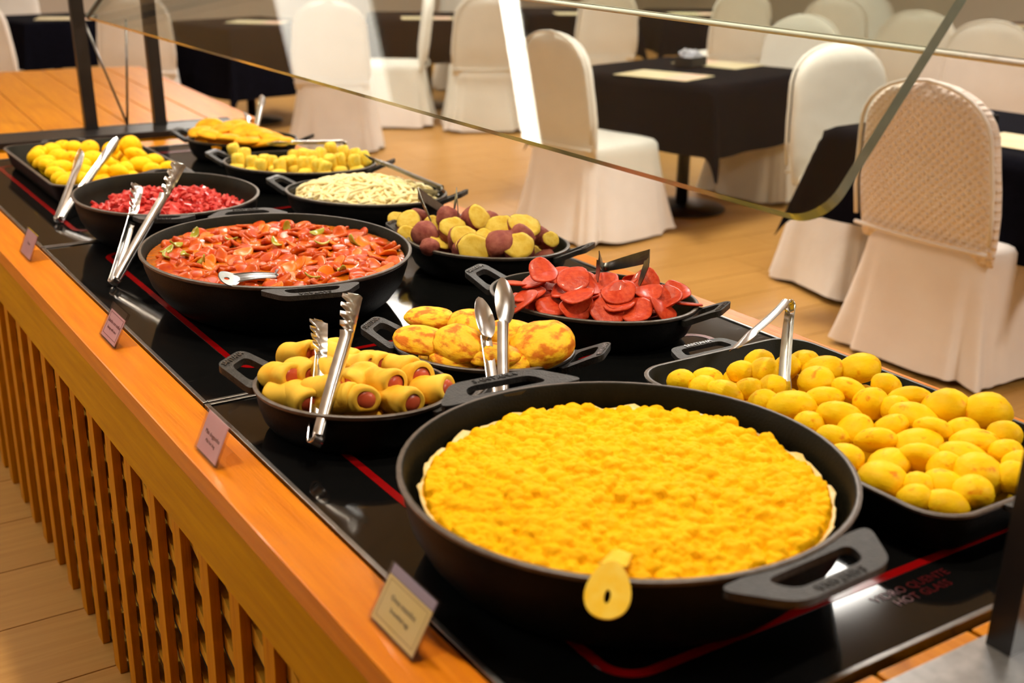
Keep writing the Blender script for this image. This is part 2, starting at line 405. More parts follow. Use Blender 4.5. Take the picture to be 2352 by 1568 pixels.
BREAD_B = [(0.7122, 3.6329, 0.8079, 0.024, 0.0204), (0.7157, 3.5577, 0.8034, 0.031, 0.0204), (0.728, 3.6739, 0.8104, 0.024, 0.0204), (0.7678, 3.6923, 0.8115, 0.0269, 0.0204), (0.808, 3.7246, 0.8134, 0.024, 0.0204), (0.7679, 3.6128, 0.8067, 0.029, 0.0204), (0.8354, 3.6988, 0.8119, 0.024, 0.0204), (0.8691, 3.6634, 0.8098, 0.0295, 0.0268), (0.8461, 3.5481, 0.8028, 0.0338, 0.0208), (0.7416, 3.4838, 0.799, 0.0331, 0.0204), (0.9297, 3.651, 0.809, 0.024, 0.0204), (0.9929, 3.6616, 0.8097, 0.0311, 0.0311), (0.9747, 3.5408, 0.8024, 0.0341, 0.0204), (1.0025, 3.4628, 0.7977, 0.0283, 0.0204), (0.9561, 3.4382, 0.7963, 0.0306, 0.0204), (1.012, 3.3621, 0.7917, 0.024, 0.0204), (0.7139, 3.4099, 0.7946, 0.0273, 0.0204), (0.7854, 3.4041, 0.7942, 0.0275, 0.0204), (0.7567, 3.3268, 0.7896, 0.0293, 0.0204), (0.7145, 3.3123, 0.7883, 0.0242, 0.0204), (0.872, 3.3682, 0.7921, 0.0274, 0.0204), (0.8735, 3.4827, 0.7989, 0.024, 0.0204), (0.7972, 3.5788, 0.8047, 0.024, 0.0204), (0.8992, 3.3981, 0.7938, 0.024, 0.0204), (0.8331, 3.3945, 0.7936, 0.024, 0.0204), (0.7151, 3.5176, 0.801, 0.024, 0.0204), (0.8029, 3.4902, 0.7994, 0.0256, 0.0204), (0.9658, 3.3602, 0.7916, 0.024, 0.0204), (0.7122, 3.3552, 0.7913, 0.024, 0.0204)]
ROLLS = [(0.6256, 1.5964, 0.808), (0.662, 1.5968, 0.808), (0.6861, 1.6699, 0.808), (0.7256, 1.6426, 0.811), (0.7319, 1.6148, 0.811), (0.769, 1.5726, 0.808), (0.7939, 1.5345, 0.808), (0.7991, 1.5011, 0.805), (0.8031, 1.4458, 0.801), (0.694, 1.4702, 0.801), (0.7456, 1.4398, 0.799), (0.738, 1.4811, 0.813), (0.7116, 1.5131, 0.813), (0.6573, 1.5131, 0.808), (0.6679, 1.4867, 0.799), (0.6292, 1.5268, 0.795), (0.6186, 1.5604, 0.791), (0.6898, 1.564, 0.815), (0.7324, 1.5678, 0.811)]
PASTRY = [(0.9523, 1.7204, 0.811, 0.0378, 0.0146, 10.0), (0.88, 1.613, 0.815, 0.0402, 0.0244, 15.0), (0.9148, 1.5552, 0.821, 0.0402, 0.0219, -35.0), (0.9801, 1.6413, 0.818, 0.0292, 0.0292, -50.0), (1.0332, 1.4958, 0.815, 0.0463, 0.0317, -40.0), (0.9512, 1.5098, 0.808, 0.0268, 0.0195, 0.0), (1.0153, 1.5658, 0.818, 0.0292, 0.0219, 30.0), (0.9079, 1.5531, 0.795, 0.0365, 0.0122, -10.0), (0.9752, 1.5029, 0.793, 0.0365, 0.0097, 5.0)]
PEPPERONI = [(1.2051, 1.7646, 0.833), (1.2056, 1.7414, 0.853), (1.238, 1.6924, 0.848), (1.2622, 1.6814, 0.833), (1.3057, 1.691, 0.833), (1.3237, 1.6577, 0.828), (1.385, 1.6624, 0.823), (1.2164, 1.6473, 0.833), (1.2204, 1.6898, 0.823), (1.1693, 1.7323, 0.818), (1.1456, 1.7118, 0.813), (1.1757, 1.7048, 0.803), (1.1837, 1.6751, 0.808), (1.2063, 1.6378, 0.811), (1.2496, 1.6013, 0.807), (1.287, 1.619, 0.833), (1.2836, 1.6114, 0.825), (1.279, 1.6076, 0.818), (1.3398, 1.607, 0.828), (1.3647, 1.5966, 0.818), (1.2949, 1.5735, 0.809), (1.3399, 1.5605, 0.807), (1.2502, 1.6302, 0.813), (1.379, 1.5869, 0.813), (1.1774, 1.7918, 0.823), (1.2084, 1.7229, 0.818), (1.4006, 1.7042, 0.823), (1.2579, 1.7553, 0.833), (1.4042, 1.5936, 0.818), (1.4136, 1.5771, 0.803)]
POTATO = [(1.2343, 2.377, 0.818, 0.0183, 0.0), (1.2359, 2.3193, 0.823, 0.0244, 1.0), (1.226, 2.2342, 0.818, 0.0244, 0.0), (1.2867, 2.3033, 0.818, 0.0163, 0.0), (1.3233, 2.2965, 0.833, 0.0223, 0.0), (1.3307, 2.1862, 0.848, 0.0264, 1.0), (1.2721, 2.1913, 0.828, 0.0254, 1.0), (1.2385, 2.1836, 0.808, 0.0203, 1.0), (1.2767, 2.1454, 0.818, 0.0284, 1.0), (1.3172, 2.1317, 0.818, 0.0183, 0.0), (1.3628, 2.1256, 0.833, 0.0274, 1.0), (1.3336, 2.0834, 0.818, 0.0284, 0.0), (1.3947, 2.0904, 0.843, 0.0386, 1.0), (1.3822, 2.0745, 0.818, 0.0223, 0.0), (1.3521, 2.051, 0.808, 0.0345, 1.0), (1.268, 2.0907, 0.808, 0.0325, 0.0), (1.2023, 2.1702, 0.805, 0.0163, 0.0), (1.3124, 2.0961, 0.803, 0.0163, 0.0), (1.4469, 2.0725, 0.808, 0.0183, 0.0), (1.2078, 2.2809, 0.808, 0.0183, 1.0), (1.3901, 2.2252, 0.833, 0.0142, 0.0), (1.2587, 2.1274, 0.803, 0.0163, 0.0), (1.437, 2.0921, 0.818, 0.0142, 0.0), (1.2774, 2.3499, 0.823, 0.0142, 0.0)]
MINI = [(1.2432, 3.4488, 0.808), (1.2368, 3.3488, 0.811), (1.227, 3.2627, 0.803), (1.26, 3.2518, 0.805), (1.278, 3.2464, 0.801), (1.2847, 3.1963, 0.799), (1.3269, 3.207, 0.803), (1.3479, 3.1757, 0.803), (1.3659, 3.1536, 0.805), (1.3729, 3.1231, 0.803), (1.418, 3.1455, 0.808), (1.4212, 3.2215, 0.815), (1.4697, 3.2489, 0.823), (1.4894, 3.2064, 0.818), (1.5129, 3.1729, 0.813), (1.5278, 3.1446, 0.808), (1.3758, 3.2387, 0.813), (1.3517, 3.2565, 0.809), (1.3883, 3.2113, 0.813), (1.2107, 3.3359, 0.799), (1.4572, 3.1619, 0.805), (1.3814, 3.1041, 0.799), (1.2389, 3.2339, 0.797), (1.4909, 3.1355, 0.803)]
CREPE = [(1.2887, 3.796, 0.833), (1.2952, 3.6926, 0.835), (1.3375, 3.6972, 0.843), (1.3371, 3.6071, 0.838), (1.3704, 3.5831, 0.833), (1.3985, 3.5166, 0.823), (1.252, 3.6764, 0.823), (1.2824, 3.5937, 0.821), (1.3252, 3.532, 0.818), (1.3651, 3.5102, 0.818), (1.4092, 3.5061, 0.815), (1.2459, 3.7554, 0.821)]
TONGS = {'dog': ((0.6057, 1.4278, 0.773), (0.7014, 1.614, 0.8942), (0.7572, 1.581, 0.9026)), 'bacon': ((0.6057, 2.4569, 0.745), (0.7401, 2.7112, 0.9061), (0.8419, 2.6492, 0.917)), 'trayB': ((0.6396, 3.0841, 0.745), (0.7833, 3.3784, 0.8845), (0.8664, 3.319, 0.8721)), 'tap': ((0.8828, 1.3765, 0.745), (0.9598, 1.5714, 0.8955), (0.9992, 1.5521, 0.9108)), 'trayA': ((1.3771, 1.2915, 0.8815), (1.1719, 1.2084, 0.8247), (1.2498, 1.1529, 0.8136)), 'pep': ((1.4377, 1.8651, 0.8106), (1.3094, 1.7124, 0.8256), (1.3765, 1.6677, 0.8235)), 'pot': ((1.4122, 2.4299, 0.8426), (1.2673, 2.288, 0.8422), (1.3232, 2.2538, 0.8477)), 'palm': ((1.4815, 2.6112, 0.818), (1.3489, 2.9041, 0.8315), (1.4085, 2.8665, 0.8346)), 'mini': ((1.518, 3.268, 0.833), (1.2572, 3.2659, 0.8322), (1.297, 3.2342, 0.8185)), 'far': ((1.416, 3.7256, 0.818), (1.4478, 3.8878, 0.8836), (1.5017, 3.8518, 0.8817))}
SPOON_STEW = [(0.6716, 1.9731, 0.861), (0.8037, 2.0347, 0.833)]
SPOON_EGG = [(0.6403, 0.8034, 0.821), (0.6587, 0.8205, 0.854)]
# ------------------------------------------------------------------ room
def structure(name, me):
    o = obj(name, me); o['kind'] = 'structure'; return o
FX0, FX1, FY0, FY1 = -4.0, 13.0, -3.5, 16.0
floor = structure('floor', box_me('floor', FX0, FX1, FY0, FY1, -.10, -.004, M['floor_base']))
structure('wall_left', box_me('wall_left', FX0 - .12, FX0, FY0, FY1, -.1, CEIL, M['wall']))
structure('wall_right', box_me('wall_right', FX1, FX1 + .12, FY0, FY1, -.1, CEIL, M['wall']))
structure('wall_back', box_me('wall_back', FX0, FX1, FY1, FY1 + .12, -.1, CEIL, M['wall']))
structure('wall_front', box_me('wall_front', FX0, FX1, FY0 - .12, FY0, -.1, CEIL, M['wall']))
structure('ceiling', box_me('ceiling', FX0, FX1, FY0, FY1, CEIL, CEIL + .1, M['ceil']))
# floor boards: rows run across the room, 0.26 m wide, staggered joints
random.seed(3)
ROW0, ROWP = 2.2045, .2578
plank_me = box_me('plank', -.5, .5, -.5, .5, -.006, 0.0, M['floor'])
# one shared plank mesh per length so that the grain keeps its scale
pl = {}
for nlen in (1.2, 1.5):
    pl[nlen] = box_me('plank', 0, nlen - .003, 0, ROWP - .004, -.006, 0.0, M['floor'])
rows = range(-3, 30)
for r_ in rows:
    y = ROW0 + r_ * ROWP
    x = -.35 - random.random() * 1.2
    while x < 6.8:
        nlen = random.choice((1.2, 1.5))
        if not (x > .9 and y < 1.0):
            obj('plank', pl[nlen], floor, (x, y, 0))
        x += nlen
far_floor = obj('boards_beyond', box_me('boards_beyond', 8.3, FX1, FY0, FY1, -.006, 0, M['floor']), floor)
obj('boards_behind', box_me('boards_behind', FX0, 8.3, ROW0 + 30 * ROWP, FY1, -.006, 0, M['floor']), floor)
obj('boards_front', box_me('boards_front', FX0, 8.3, FY0, ROW0 - 3 * ROWP, -.006, 0, M['floor']), floor)
obj('boards_side', box_me('boards_side', FX0, -1.6, ROW0 - 3 * ROWP, ROW0 + 30 * ROWP, -.006, 0, M['floor']), floor)

# ceiling light panels (room lamps and an added fill, above the frame)
for i, (x, y, hx, hy) in enumerate(PANELS + [SOFT_PANEL]):
    long_ = hy < .1
    t = empty('ceiling_light', (x, y, CEIL), 0, 'slim linear ceiling lamp across the counter' if long_ else ('large soft ceiling panel beyond the counter' if i == len(PANELS) else 'square ceiling light panel over the dining room'), 'ceiling light', 'ceiling light panels')
    obj('frame', box_me('frame', -hx - .03, hx + .03, -hy - .03, hy + .03, -.03, 0, M['lamp_ring']), t)
    obj('diffuser', box_me('diffuser', -hx, hx, -hy, hy, -.036, -.0305, M['panel_soft'] if i == len(PANELS) else M['panel']), t)
# spot lamps above the counter
for i, (x, y) in enumerate(SPOTS):
    t = empty('spot_lamp', (x, y, CEIL), 0, 'round recessed spot lamp above the buffet counter', 'spot lamp', 'spot lamps above the buffet')
    V, F = [], []
    for k in range(24):
        q = 2 * PI * k / 24
        for rr, zz in ((.055, -.002), (.07, -.002), (.07, -.014), (.055, -.018)):
            V.append((rr * math.cos(q), rr * math.sin(q), zz))
    for k in range(24):
        k2 = (k + 1) % 24
        for j in range(4):
            j2 = (j + 1) % 4
            F.append((k * 4 + j, k * 4 + j2, k2 * 4 + j2, k2 * 4 + j))
    obj('ring', fix_normals(mesh('ring', V, F, M['lamp_ring'])), t)
    V = [(0, 0, -.006)] + [(.054 * math.cos(2 * PI * k / 24), .054 * math.sin(2 * PI * k / 24), -.006) for k in range(24)]
    V += [(0, 0, -.002)] + [(.054 * math.cos(2 * PI * k / 24), .054 * math.sin(2 * PI * k / 24), -.002) for k in range(24)]
    F = [(0, 1 + (k + 1) % 24, 1 + k) for k in range(24)] + [(25, 26 + k, 26 + (k + 1) % 24) for k in range(24)] + [(1 + k, 1 + (k + 1) % 24, 26 + (k + 1) % 24, 26 + k) for k in range(24)]
    obj('lamp_face', mesh('lamp_face', V, F, M['bulb'], False), t)
    ld = bpy.data.lights.new('spot_light', 'SPOT'); ld.energy = KEY_W; ld.color = (1.0, .86, .68)
    ld.spot_size = R(95); ld.spot_blend = .6; ld.shadow_soft_size = .045
    lo = bpy.data.objects.new('spot_light', ld); link(lo, t); lo.location = (0, 0, -.03)

# ------------------------------------------------------------------ buffet counter
CX0, CX1 = .463, 1.622          # outer faces
HX0, HX1 = .545, 1.572          # hob opening
ctr = empty('buffet_counter', (0, 0, 0), 0, 'long orange wooden buffet counter with slatted lattice front', 'counter')
def part(name, *a, bev=0.0, parent=None):
    return obj(name, box_me(name, *a[:-1], a[-1], bev), parent or ctr)
part('front_rail', CX0 - .004, HX0 - .003, -.3, 4.285, CT - .035, CT, M['wood_top'], bev=.003)
part('apron', CX0, CX0 + .02, -.3, 4.285, CT - .155, CT - .0355, M['wood_apron'], bev=.002)
part('back_rail', HX1 + .004, CX1, -.3, 4.22, CT - .035, CT, M['wood_top'], bev=.003)
part('back_apron', CX1 - .03, CX1 - .002, -.3, 4.22, CT - .155, CT - .0355, M['wood_apron'], bev=.002)
part('inner_panel', .60, .615, -.3, 4.285, .0, CT - .16, M['rubber'])
part('under_board', HX0 - .0, CX1 - .035, -.3, 4.285, CT - .155, CT - .06, M['wood_apron'])
# vertical slats on the front, then diagonal strips behind them
slat = box_me('slat', 0, .0155, 0, .040, 0, CT - .1555, M['wood_slat'], .0012)
y = 1.266 - 9 * .1285
while y < 4.2:
    obj('slat', slat, ctr, (CX0 + .0035 + random.uniform(-.001, .001), y + random.uniform(-.004, .004), 0.001), (random.uniform(-.006, .006), 0, 0))
    y += .1285
# the strips rise gently away from the viewer
y0 = -1.3
while y0 < 4.25:
    ya, yb = max(y0 - .06, -.29), min(y0 + .60 / .42, 4.28)
    if yb > ya + .02:
        V = []
        for x in (CX0 + .0212, CX0 + .031):
            for yy in (ya, yb):
                for dz in (-.019, .019):
                    V.append((x, yy, max(.42 * (yy - y0) + dz, .001)))
        o = obj('lattice_strip', fix_normals(mesh('lattice_strip', V, [(0, 1, 3, 2), (4, 6, 7, 5), (0, 4, 5, 1), (2, 3, 7, 6), (0, 2, 6, 4), (1, 5, 7, 3)], M['wood_strip'], False)), ctr)
    y0 += .069 / .42
# planks of the deck at the near and far ends, running lengthwise
xg = [.5455, .718, .889, 1.042, 1.20, 1.36, 1.5725]
for a, b in zip(xg[:-1], xg[1:]):
    obj('deck_plank', box_me('deck_plank', a + .003, b - .003, -.3, .668, CT - .03, CT - .001, M['wood_deck'], .003), ctr)
obj('end_strip', box_me('end_strip', HX0, HX1, 4.072, 4.20, CT - .03, CT - .002, M['wood_deck'], .002), ctr)
deck = empty('wooden_sideboard', (1.70, 4.49, 0), R(-3.6), 'orange plank sideboard top beyond the far end of the hobs', 'sideboard')
for i in range(9):
    x1 = -.155 * i; x0 = x1 - .151
    obj('plank', box_me('plank', x0, x1, 0.02, 2.05, CT - .03, CT + random.uniform(-.001, .001), M['wood_deck'], .003), deck)
obj('carcass', box_me('carcass', -1.38, -.03, .04, 2.02, .0, CT - .032, M['wood_apron']), deck)
obj('rim', box_me('rim', .002, .03, 0.02, 2.05, CT - .12, CT - .001, M['wood_top'], .003), deck)

# ------------------------------------------------------------------ ceramic hobs
HOBS = [(.678, 1.7245), (1.7305, 2.853), (2.859, 4.066)]
hob_lab = ['black ceramic hob under the scrambled egg pan, nearest unit', 'black ceramic hob under the sausage stew pan, middle unit', 'black ceramic hob under the bacon pan, farthest unit']
def text_me(s, size, ext, m, align='CENTER'):
    cu = bpy.data.curves.new('lettering', 'FONT'); cu.body = s; cu.size = size; cu.extrude = ext
    cu.align_x = align; cu.align_y = 'CENTER'; cu.resolution_u = 2
    o = bpy.data.objects.new('lettering', cu); COL.objects.link(o)
    dg = bpy.context.evaluated_depsgraph_get()
    me = bpy.data.meshes.new_from_object(o.evaluated_get(dg))
    bpy.data.objects.remove(o); bpy.data.curves.remove(cu)
    me.name = 'lettering'; me.materials.clear(); me.materials.append(m)
    return me
def zone_line(x0, x1, y0, y1, wd, rad, z):
    V, F = [], []
    pts = []
    for cx_, cy_, a0 in ((x1 - rad, y1 - rad, 0), (x0 + rad, y1 - rad, 90), (x0 + rad, y0 + rad, 180), (x1 - rad, y0 + rad, 270)):
        for k in range(9):
            a = R(a0 + k * 90 / 8); pts.append((cx_, cy_, math.cos(a), math.sin(a)))
    n = len(pts)
    for cx_, cy_, c, s in pts:
        for rr, zz in ((rad, z - .0004), (rad - wd, z - .0004), (rad - wd, z), (rad, z)):
            V.append((cx_ + c * rr, cy_ + s * rr, zz))
    for i in range(n):
        j = (i + 1) % n
        for k in range(4):
            k2 = (k + 1) % 4
            F.append((i * 4 + k, i * 4 + k2, j * 4 + k2, j * 4 + k))
    return fix_normals(mesh('zone_line', V, F, M['red'], False))
for (y0, y1), lab in zip(HOBS, hob_lab):
    h = empty('ceramic_hob', (0, 0, 0), 0, lab, 'hob')
    obj('glass_plate', box_me('glass_plate', HX0 + .008, HX1 - .008, y0 + .008, y1 - .008, CT - .02, CT + .0, M['glass_black'], .001), h)
    for nm, a in (('trim', (HX0, HX0 + .0075, y0, y1)), ('trim', (HX1 - .0075, HX1, y0, y1)), ('trim', (HX0 + .008, HX1 - .008, y0, y0 + .0075)), ('trim', (HX0 + .008, HX1 - .008, y1 - .0075, y1))):
        obj(nm, box_me(nm, *a, CT - .022, CT + .0025, M['steel_dark'], .001), h)
    obj('zone_line', zone_line(.650, 1.467, y0 + .108, y1 - .122, .0125, .045, CT + .0007), h)
    tm = text_me('VIDRO QUENTE\nHOT GLASS', .018, .0002, M['red_dim'])
    obj('lettering', tm, h, (1.06, y0 + .075, CT + .0007))

# ------------------------------------------------------------------ sneeze guard
g = empty('glass_sneeze_guard', (0, 0, 0), 0, 'tilted glass sneeze guard on black posts above the pans', 'sneeze guard')
def bar(name, p0, p1, w_, d_, m, parent):
    """square bar from p0 to p1, w_ along x, d_ along y"""
    V = []
    for p in (p0, p1):
        for sx, sy in ((-1, -1), (1, -1), (1, 1), (-1, 1)):
            V.append((p[0] + sx * w_ / 2, p[1] + sy * d_ / 2, p[2]))
    F = [(3, 2, 1, 0), (4, 5, 6, 7)] + [(k, (k + 1) % 4, 4 + (k + 1) % 4, 4 + k) for k in range(4)]
    return obj(name, mesh(name, V, F, m, False), parent)
bar('post', (1.071, 4.447, CT), (1.050, 4.447, 1.75), .045, .03, M['post'], g)
bar('post', (1.322, 4.447, CT), (1.302, 4.447, 1.75), .045, .03, M['post'], g)
bar('post', (1.052, .622, CT + .004), (1.10, .622, 1.75), .05, .03, M['post'], g)
bar('post', (1.372, .622, CT + .004), (1.40, .622, 1.75), .05, .03, M['post'], g)
obj('top_bar', box_me('top_bar', 1.03, 1.42, .605, .64, 1.751, 1.79, M['post']), g)
obj('top_bar', box_me('top_bar', 1.02, 1.33, 4.43, 4.465, 1.751, 1.79, M['post']), g)
obj('foot_bar', box_me('foot_bar', .56, 1.60, 4.30, 4.478, CT - .01, CT + .014, M['post'], .003), g)
obj('foot_edge', box_me('foot_edge', .56, 1.60, 4.479, 4.487, CT - .01, CT + .017, M['steel_dark'], .001), g)
obj('foot_plate', box_me('foot_plate', .80, 1.095, .48, .648, CT, CT + .004, M['plate'], .0015), g)
obj('foot_plate', box_me('foot_plate', 1.33, 1.43, .48, .648, CT, CT + .004, M['plate'], .0015), g)
for p0, p1 in (((1.205, 4.46, CT + .02), (1.085, 4.46, 1.13)), ((1.205, 4.46, CT + .02), (1.235, 4.46, 1.13))):
    V, F = tube([p0, p1], .0045, 8); obj('brace_rod', mesh('brace_rod', V, F, M['steel_dark']), g)
def pane(name, pa, pb, up, hgt, rad, th, edge, parent):
    """glass sheet whose lower edge runs pa->pb, rounded lower corner at pa"""
    pa, pb, up = Vector(pa), Vector(pb), Vector(up).normalized()
    e = (pb - pa); L = e.length; e.normalize(); n = e.cross(up).normalized()
    out = [(rad * (1 - math.sin(R(k * 9))), rad * (1 - math.cos(R(k * 9)))) for k in range(11)][::-1]
    out = [(0.0, hgt)] + [(s, t) for s, t in out] + [(L, 0.0), (L, hgt)]
    V = [pa + e * s + up * t + n * th / 2 for s, t in out] + [pa + e * s + up * t - n * th / 2 for s, t in out]
    m = len(out)
    F = [tuple(range(m)), tuple(range(2 * m - 1, m - 1, -1))] + [(k, m + k, m + (k + 1) % m, (k + 1) % m) for k in range(m)]
    return obj(name, fix_normals(mesh(name, V, F, [M['pane'], edge], False, [0, 0] + [1] * m)), parent)
UP = (.63, 0, .777)
pane('glass_pane', (1.083, .975, 1.118), (1.096, 4.44, 1.138), UP, .62, .05, .017, M['glass_edge'], g)
M['edge_glint'] = mat('painted_glint_edge', (.93, .95, .93), rough=.5, spec=.5)  # near-white colour paints in the reflection along the pane edge
pane('glass_pane', (1.325, .55, 1.304), (1.325, 4.44, 1.372), UP, .5, .02, .008, M['edge_glint'], g)
M['glint_white'] = mat('glint_rod_white', (.90, .90, .88), rough=.5)
V, F = tube([(1.322, .55, 1.300), (1.322, 4.44, 1.368)], .0042, 8); obj('glint_rod', mesh('glint_rod', V, F, M['glint_white']), g)  # white rod added to give the glass edge its bright line
obj('edge_clip', box_me('edge_clip', -.006, .006, -.008, .008, 0, .62, M['post']), g, (1.094, 4.446, 1.136), (0, R(39), 0))
# ------------------------------------------------------------------ pans
def lathe(name, prof, a, b, mats, n=72):
    """prof: (k, da, z, material) rings of an oval vessel"""
    V, F, fm = [], [], []
    for (k, da, z, mi) in prof:
        for i in range(n):
            q = 2 * PI * i / n
            V.append(((a * k + da) * math.cos(q), (b * k + da) * math.sin(q), z))
    for j in range(len(prof) - 1):
        for i in range(n):
            i2 = (i + 1) % n
            F.append((j * n + i, j * n + i2, (j + 1) * n + i2, (j + 1) * n + i)); fm.append(prof[j + 1][3])
    V += [(0, 0, prof[0][2]), (0, 0, prof[-1][2])]
    c0, c1 = len(V) - 2, len(V) - 1
    for i in range(n):
        F.append((c0, (i + 1) % n, i)); fm.append(prof[0][3])
        o = (len(prof) - 1) * n
        F.append((c1, o + i, o + (i + 1) % n)); fm.append(prof[-1][3])
    me = mesh(name, V, F, mats, True, fm)
    fix_normals(me)
    return smooth_by_angle(me, 50)
def vessel_profile(h, kb, th=.005, lip=.003):
    return [(kb - .05, 0, .0, 0), (kb, 0, .002, 0), (kb + (1 - kb) * .22, 0, .008, 0), (kb + (1 - kb) * .52, 0, h * .24, 0), (kb + (1 - kb) * .78, 0, h * .48, 0), (kb + (1 - kb) * .92, 0, h * .75, 0), (.985, 0, h - .010, 0), (1.0, lip * .2, h - .007, 0), (1.0, lip, h - .004, 2), (1.0, lip, h - .001, 2), (1.0, lip - .002, h, 2),
            (1.0, -th * .6, h, 2), (1.0, -th, h - .0015, 1), (kb + (1 - kb) * .92, -th, h * .75, 1), (kb + (1 - kb) * .78, -th, h * .48, 1), (kb + (1 - kb) * .5, -th, h * .26, 1), (kb + .02, -th, .014, 1), (kb - .08, -th, .007, 1)]
def plate_ring(name, outer, inner, zf, th, m):
    """flat loop handle: outer and inner outlines (same count, (u, w)), height zf(u), thickness th"""
    n = len(outer); V, F = [], []
    for off in (0, -th):
        for L in (outer, inner):
            for u, w_ in L: V.append((u, w_, zf(u) + off))
    O, I, Ob, Ib = 0, n, 2 * n, 3 * n
    for k in range(n):
        k2 = (k + 1) % n
        F += [(O + k, O + k2, I + k2, I + k), (Ob + k2, Ob + k, Ib + k, Ib + k2), (O + k2, O + k, Ob + k, Ob + k2), (I + k, I + k2, Ib + k2, Ib + k)]
    bm = bmesh.new(); me = mesh(name, V, F, m, False); bm.from_mesh(me)
    bmesh.ops.recalc_face_normals(bm, faces=bm.faces)
    bm.to_mesh(me); bm.free()
    me.polygons.foreach_set('use_smooth', [True] * len(me.polygons))
    return smooth_by_angle(me, 40)
def rrect(u0, u1, w0, w1, r_u0, n=7, w0b=None, w1b=None):
    """rounded outline from u0 (root, half width w0b) to u1 (tip, half width w1)"""
    hb = w0b; ht = w1b; r = r_u0
    C = [(u0, -hb), (u1, -ht), (u1, ht), (u0, hb)]
    out = []
    for i in range(4):
        p = Vector(C[i]); a = Vector(C[i - 1]); b = Vector(C[(i + 1) % 4])
        da = (a - p).normalized(); db = (b - p).normalized()
        rr = min(r, (a - p).length * .48, (b - p).length * .48)
        pa, pb = p + da * rr, p + db * rr
        for k in range(n):
            t = k / (n - 1)
            q = pa * (1 - t) ** 2 + p * 2 * t * (1 - t) + pb * t ** 2
            out.append((q.x, q.y))
    return out
EAR = plate_ring('handle', rrect(-.006, .062, 0, 0, .022, w0b=.118, w1b=.068), rrect(.010, .042, 0, 0, .017, w0b=.066, w1b=.052), lambda u: .004 + .03 * max(u, 0), .009, M['iron_handle'])
LOOP = plate_ring('handle', rrect(-.012, .060, 0, 0, .016, w0b=.050, w1b=.036), rrect(.004, .042, 0, 0, .012, w0b=.029, w1b=.022), lambda u: -.004 + .50 * max(u, 0) - 4.5 * max(u - .028, 0) ** 2, .011, M['iron_handle'])
TRAYH = plate_ring('handle', rrect(-.003, .046, 0, 0, .016, w0b=.075, w1b=.058), rrect(.008, .034, 0, 0, .010, w0b=.052, w1b=.044), lambda u: .0 + .06 * max(u, 0), .008, M['iron_handle'])
TXT = text_me('SANTANA', .0125, .0007, M['steel_dark'])
TXT_B = text_me('SANTANA', .0155, .0008, M['iron_handle'])
def pan(name, cx, cy, a, b, ang, h, kb, handles, label, cat='pan', group=None, hs=1.0):
    t = empty(name, (cx, cy, CT), R(ang), label, cat, group)
    obj('body', lathe('body', vessel_profile(h, kb), a, b, [M['iron'], M['iron_in'], M['iron_rim']]), t)
    for hm, phi in handles:
        q = R(phi)
        px_, py_ = a * math.cos(q), b * math.sin(q)
        nrm = math.atan2(math.sin(q) * a, math.cos(q) * b)
        hz = h - .006 if hm is EAR else h - .004
        ho = obj('handle', hm, t, (px_, py_, hz), (0, 0, nrm), (min(1, hs + .1), hs, 1))
        if hm is EAR:
            obj('lettering', TXT_B, ho, (.0525, 0, .0062), (R(1.7), 0, -PI / 2))
        else:
            obj('lettering', TXT, ho, (.0515, 0, .0199), (R(16), 0, -PI / 2))
    return t
EGG = (.827, 1.012, .272, .272)
pan('egg_pan', *EGG, 0, .115, .80, [(EAR, 87), (EAR, -87)], 'large round black iron pan full of scrambled eggs, nearest on the hob', 'pan')
STW = (.862, 2.188, .259, .298)
pan('stew_pan', *STW, 0, .115, .72, [(EAR, 78), (EAR, -102)], 'deep round black iron pan holding red sausage stew', 'pan', None, .80)
BAC = (.840, 2.823, .212, .255)
pan('bacon_pan', *BAC, 0, .11, .74, [(EAR, -112), (EAR, 68)], 'round black iron pan holding diced red bacon', 'pan', None, .62)
OVALS = dict(dog=(.712, 1.525, .152, .125, -50, .070), tap=(.981, 1.588, .151, .117, -50, .065), pep=(1.300, 1.714, .201, .154, -60, .070),
             pot=(1.347, 2.166, .185, .143, -58, .070), palm=(1.347, 2.770, .215, .165, -50, .070), mini=(1.361, 3.233, .225, .172, -45, .070), far=(1.367, 3.714, .18, .142, -45, .070))
OLAB = dict(dog='small oval black iron pan of sausage rolls beside the egg pan', tap='small oval black iron pan of golden griddled pastries', pep='oval black iron pan heaped with red sausage slices',
            pot='oval black iron pan of boiled sweet potato pieces', palm='oval black iron pan of pale noodle strips', mini='oval black iron pan of small yellow rolls', far='farthest oval black iron pan, heaped with orange crepes')
for k, v in OVALS.items():
    pan('oval_pan', *v[:5], v[5], .84, [(LOOP, 0), (LOOP, 180)], OLAB[k], 'pan')
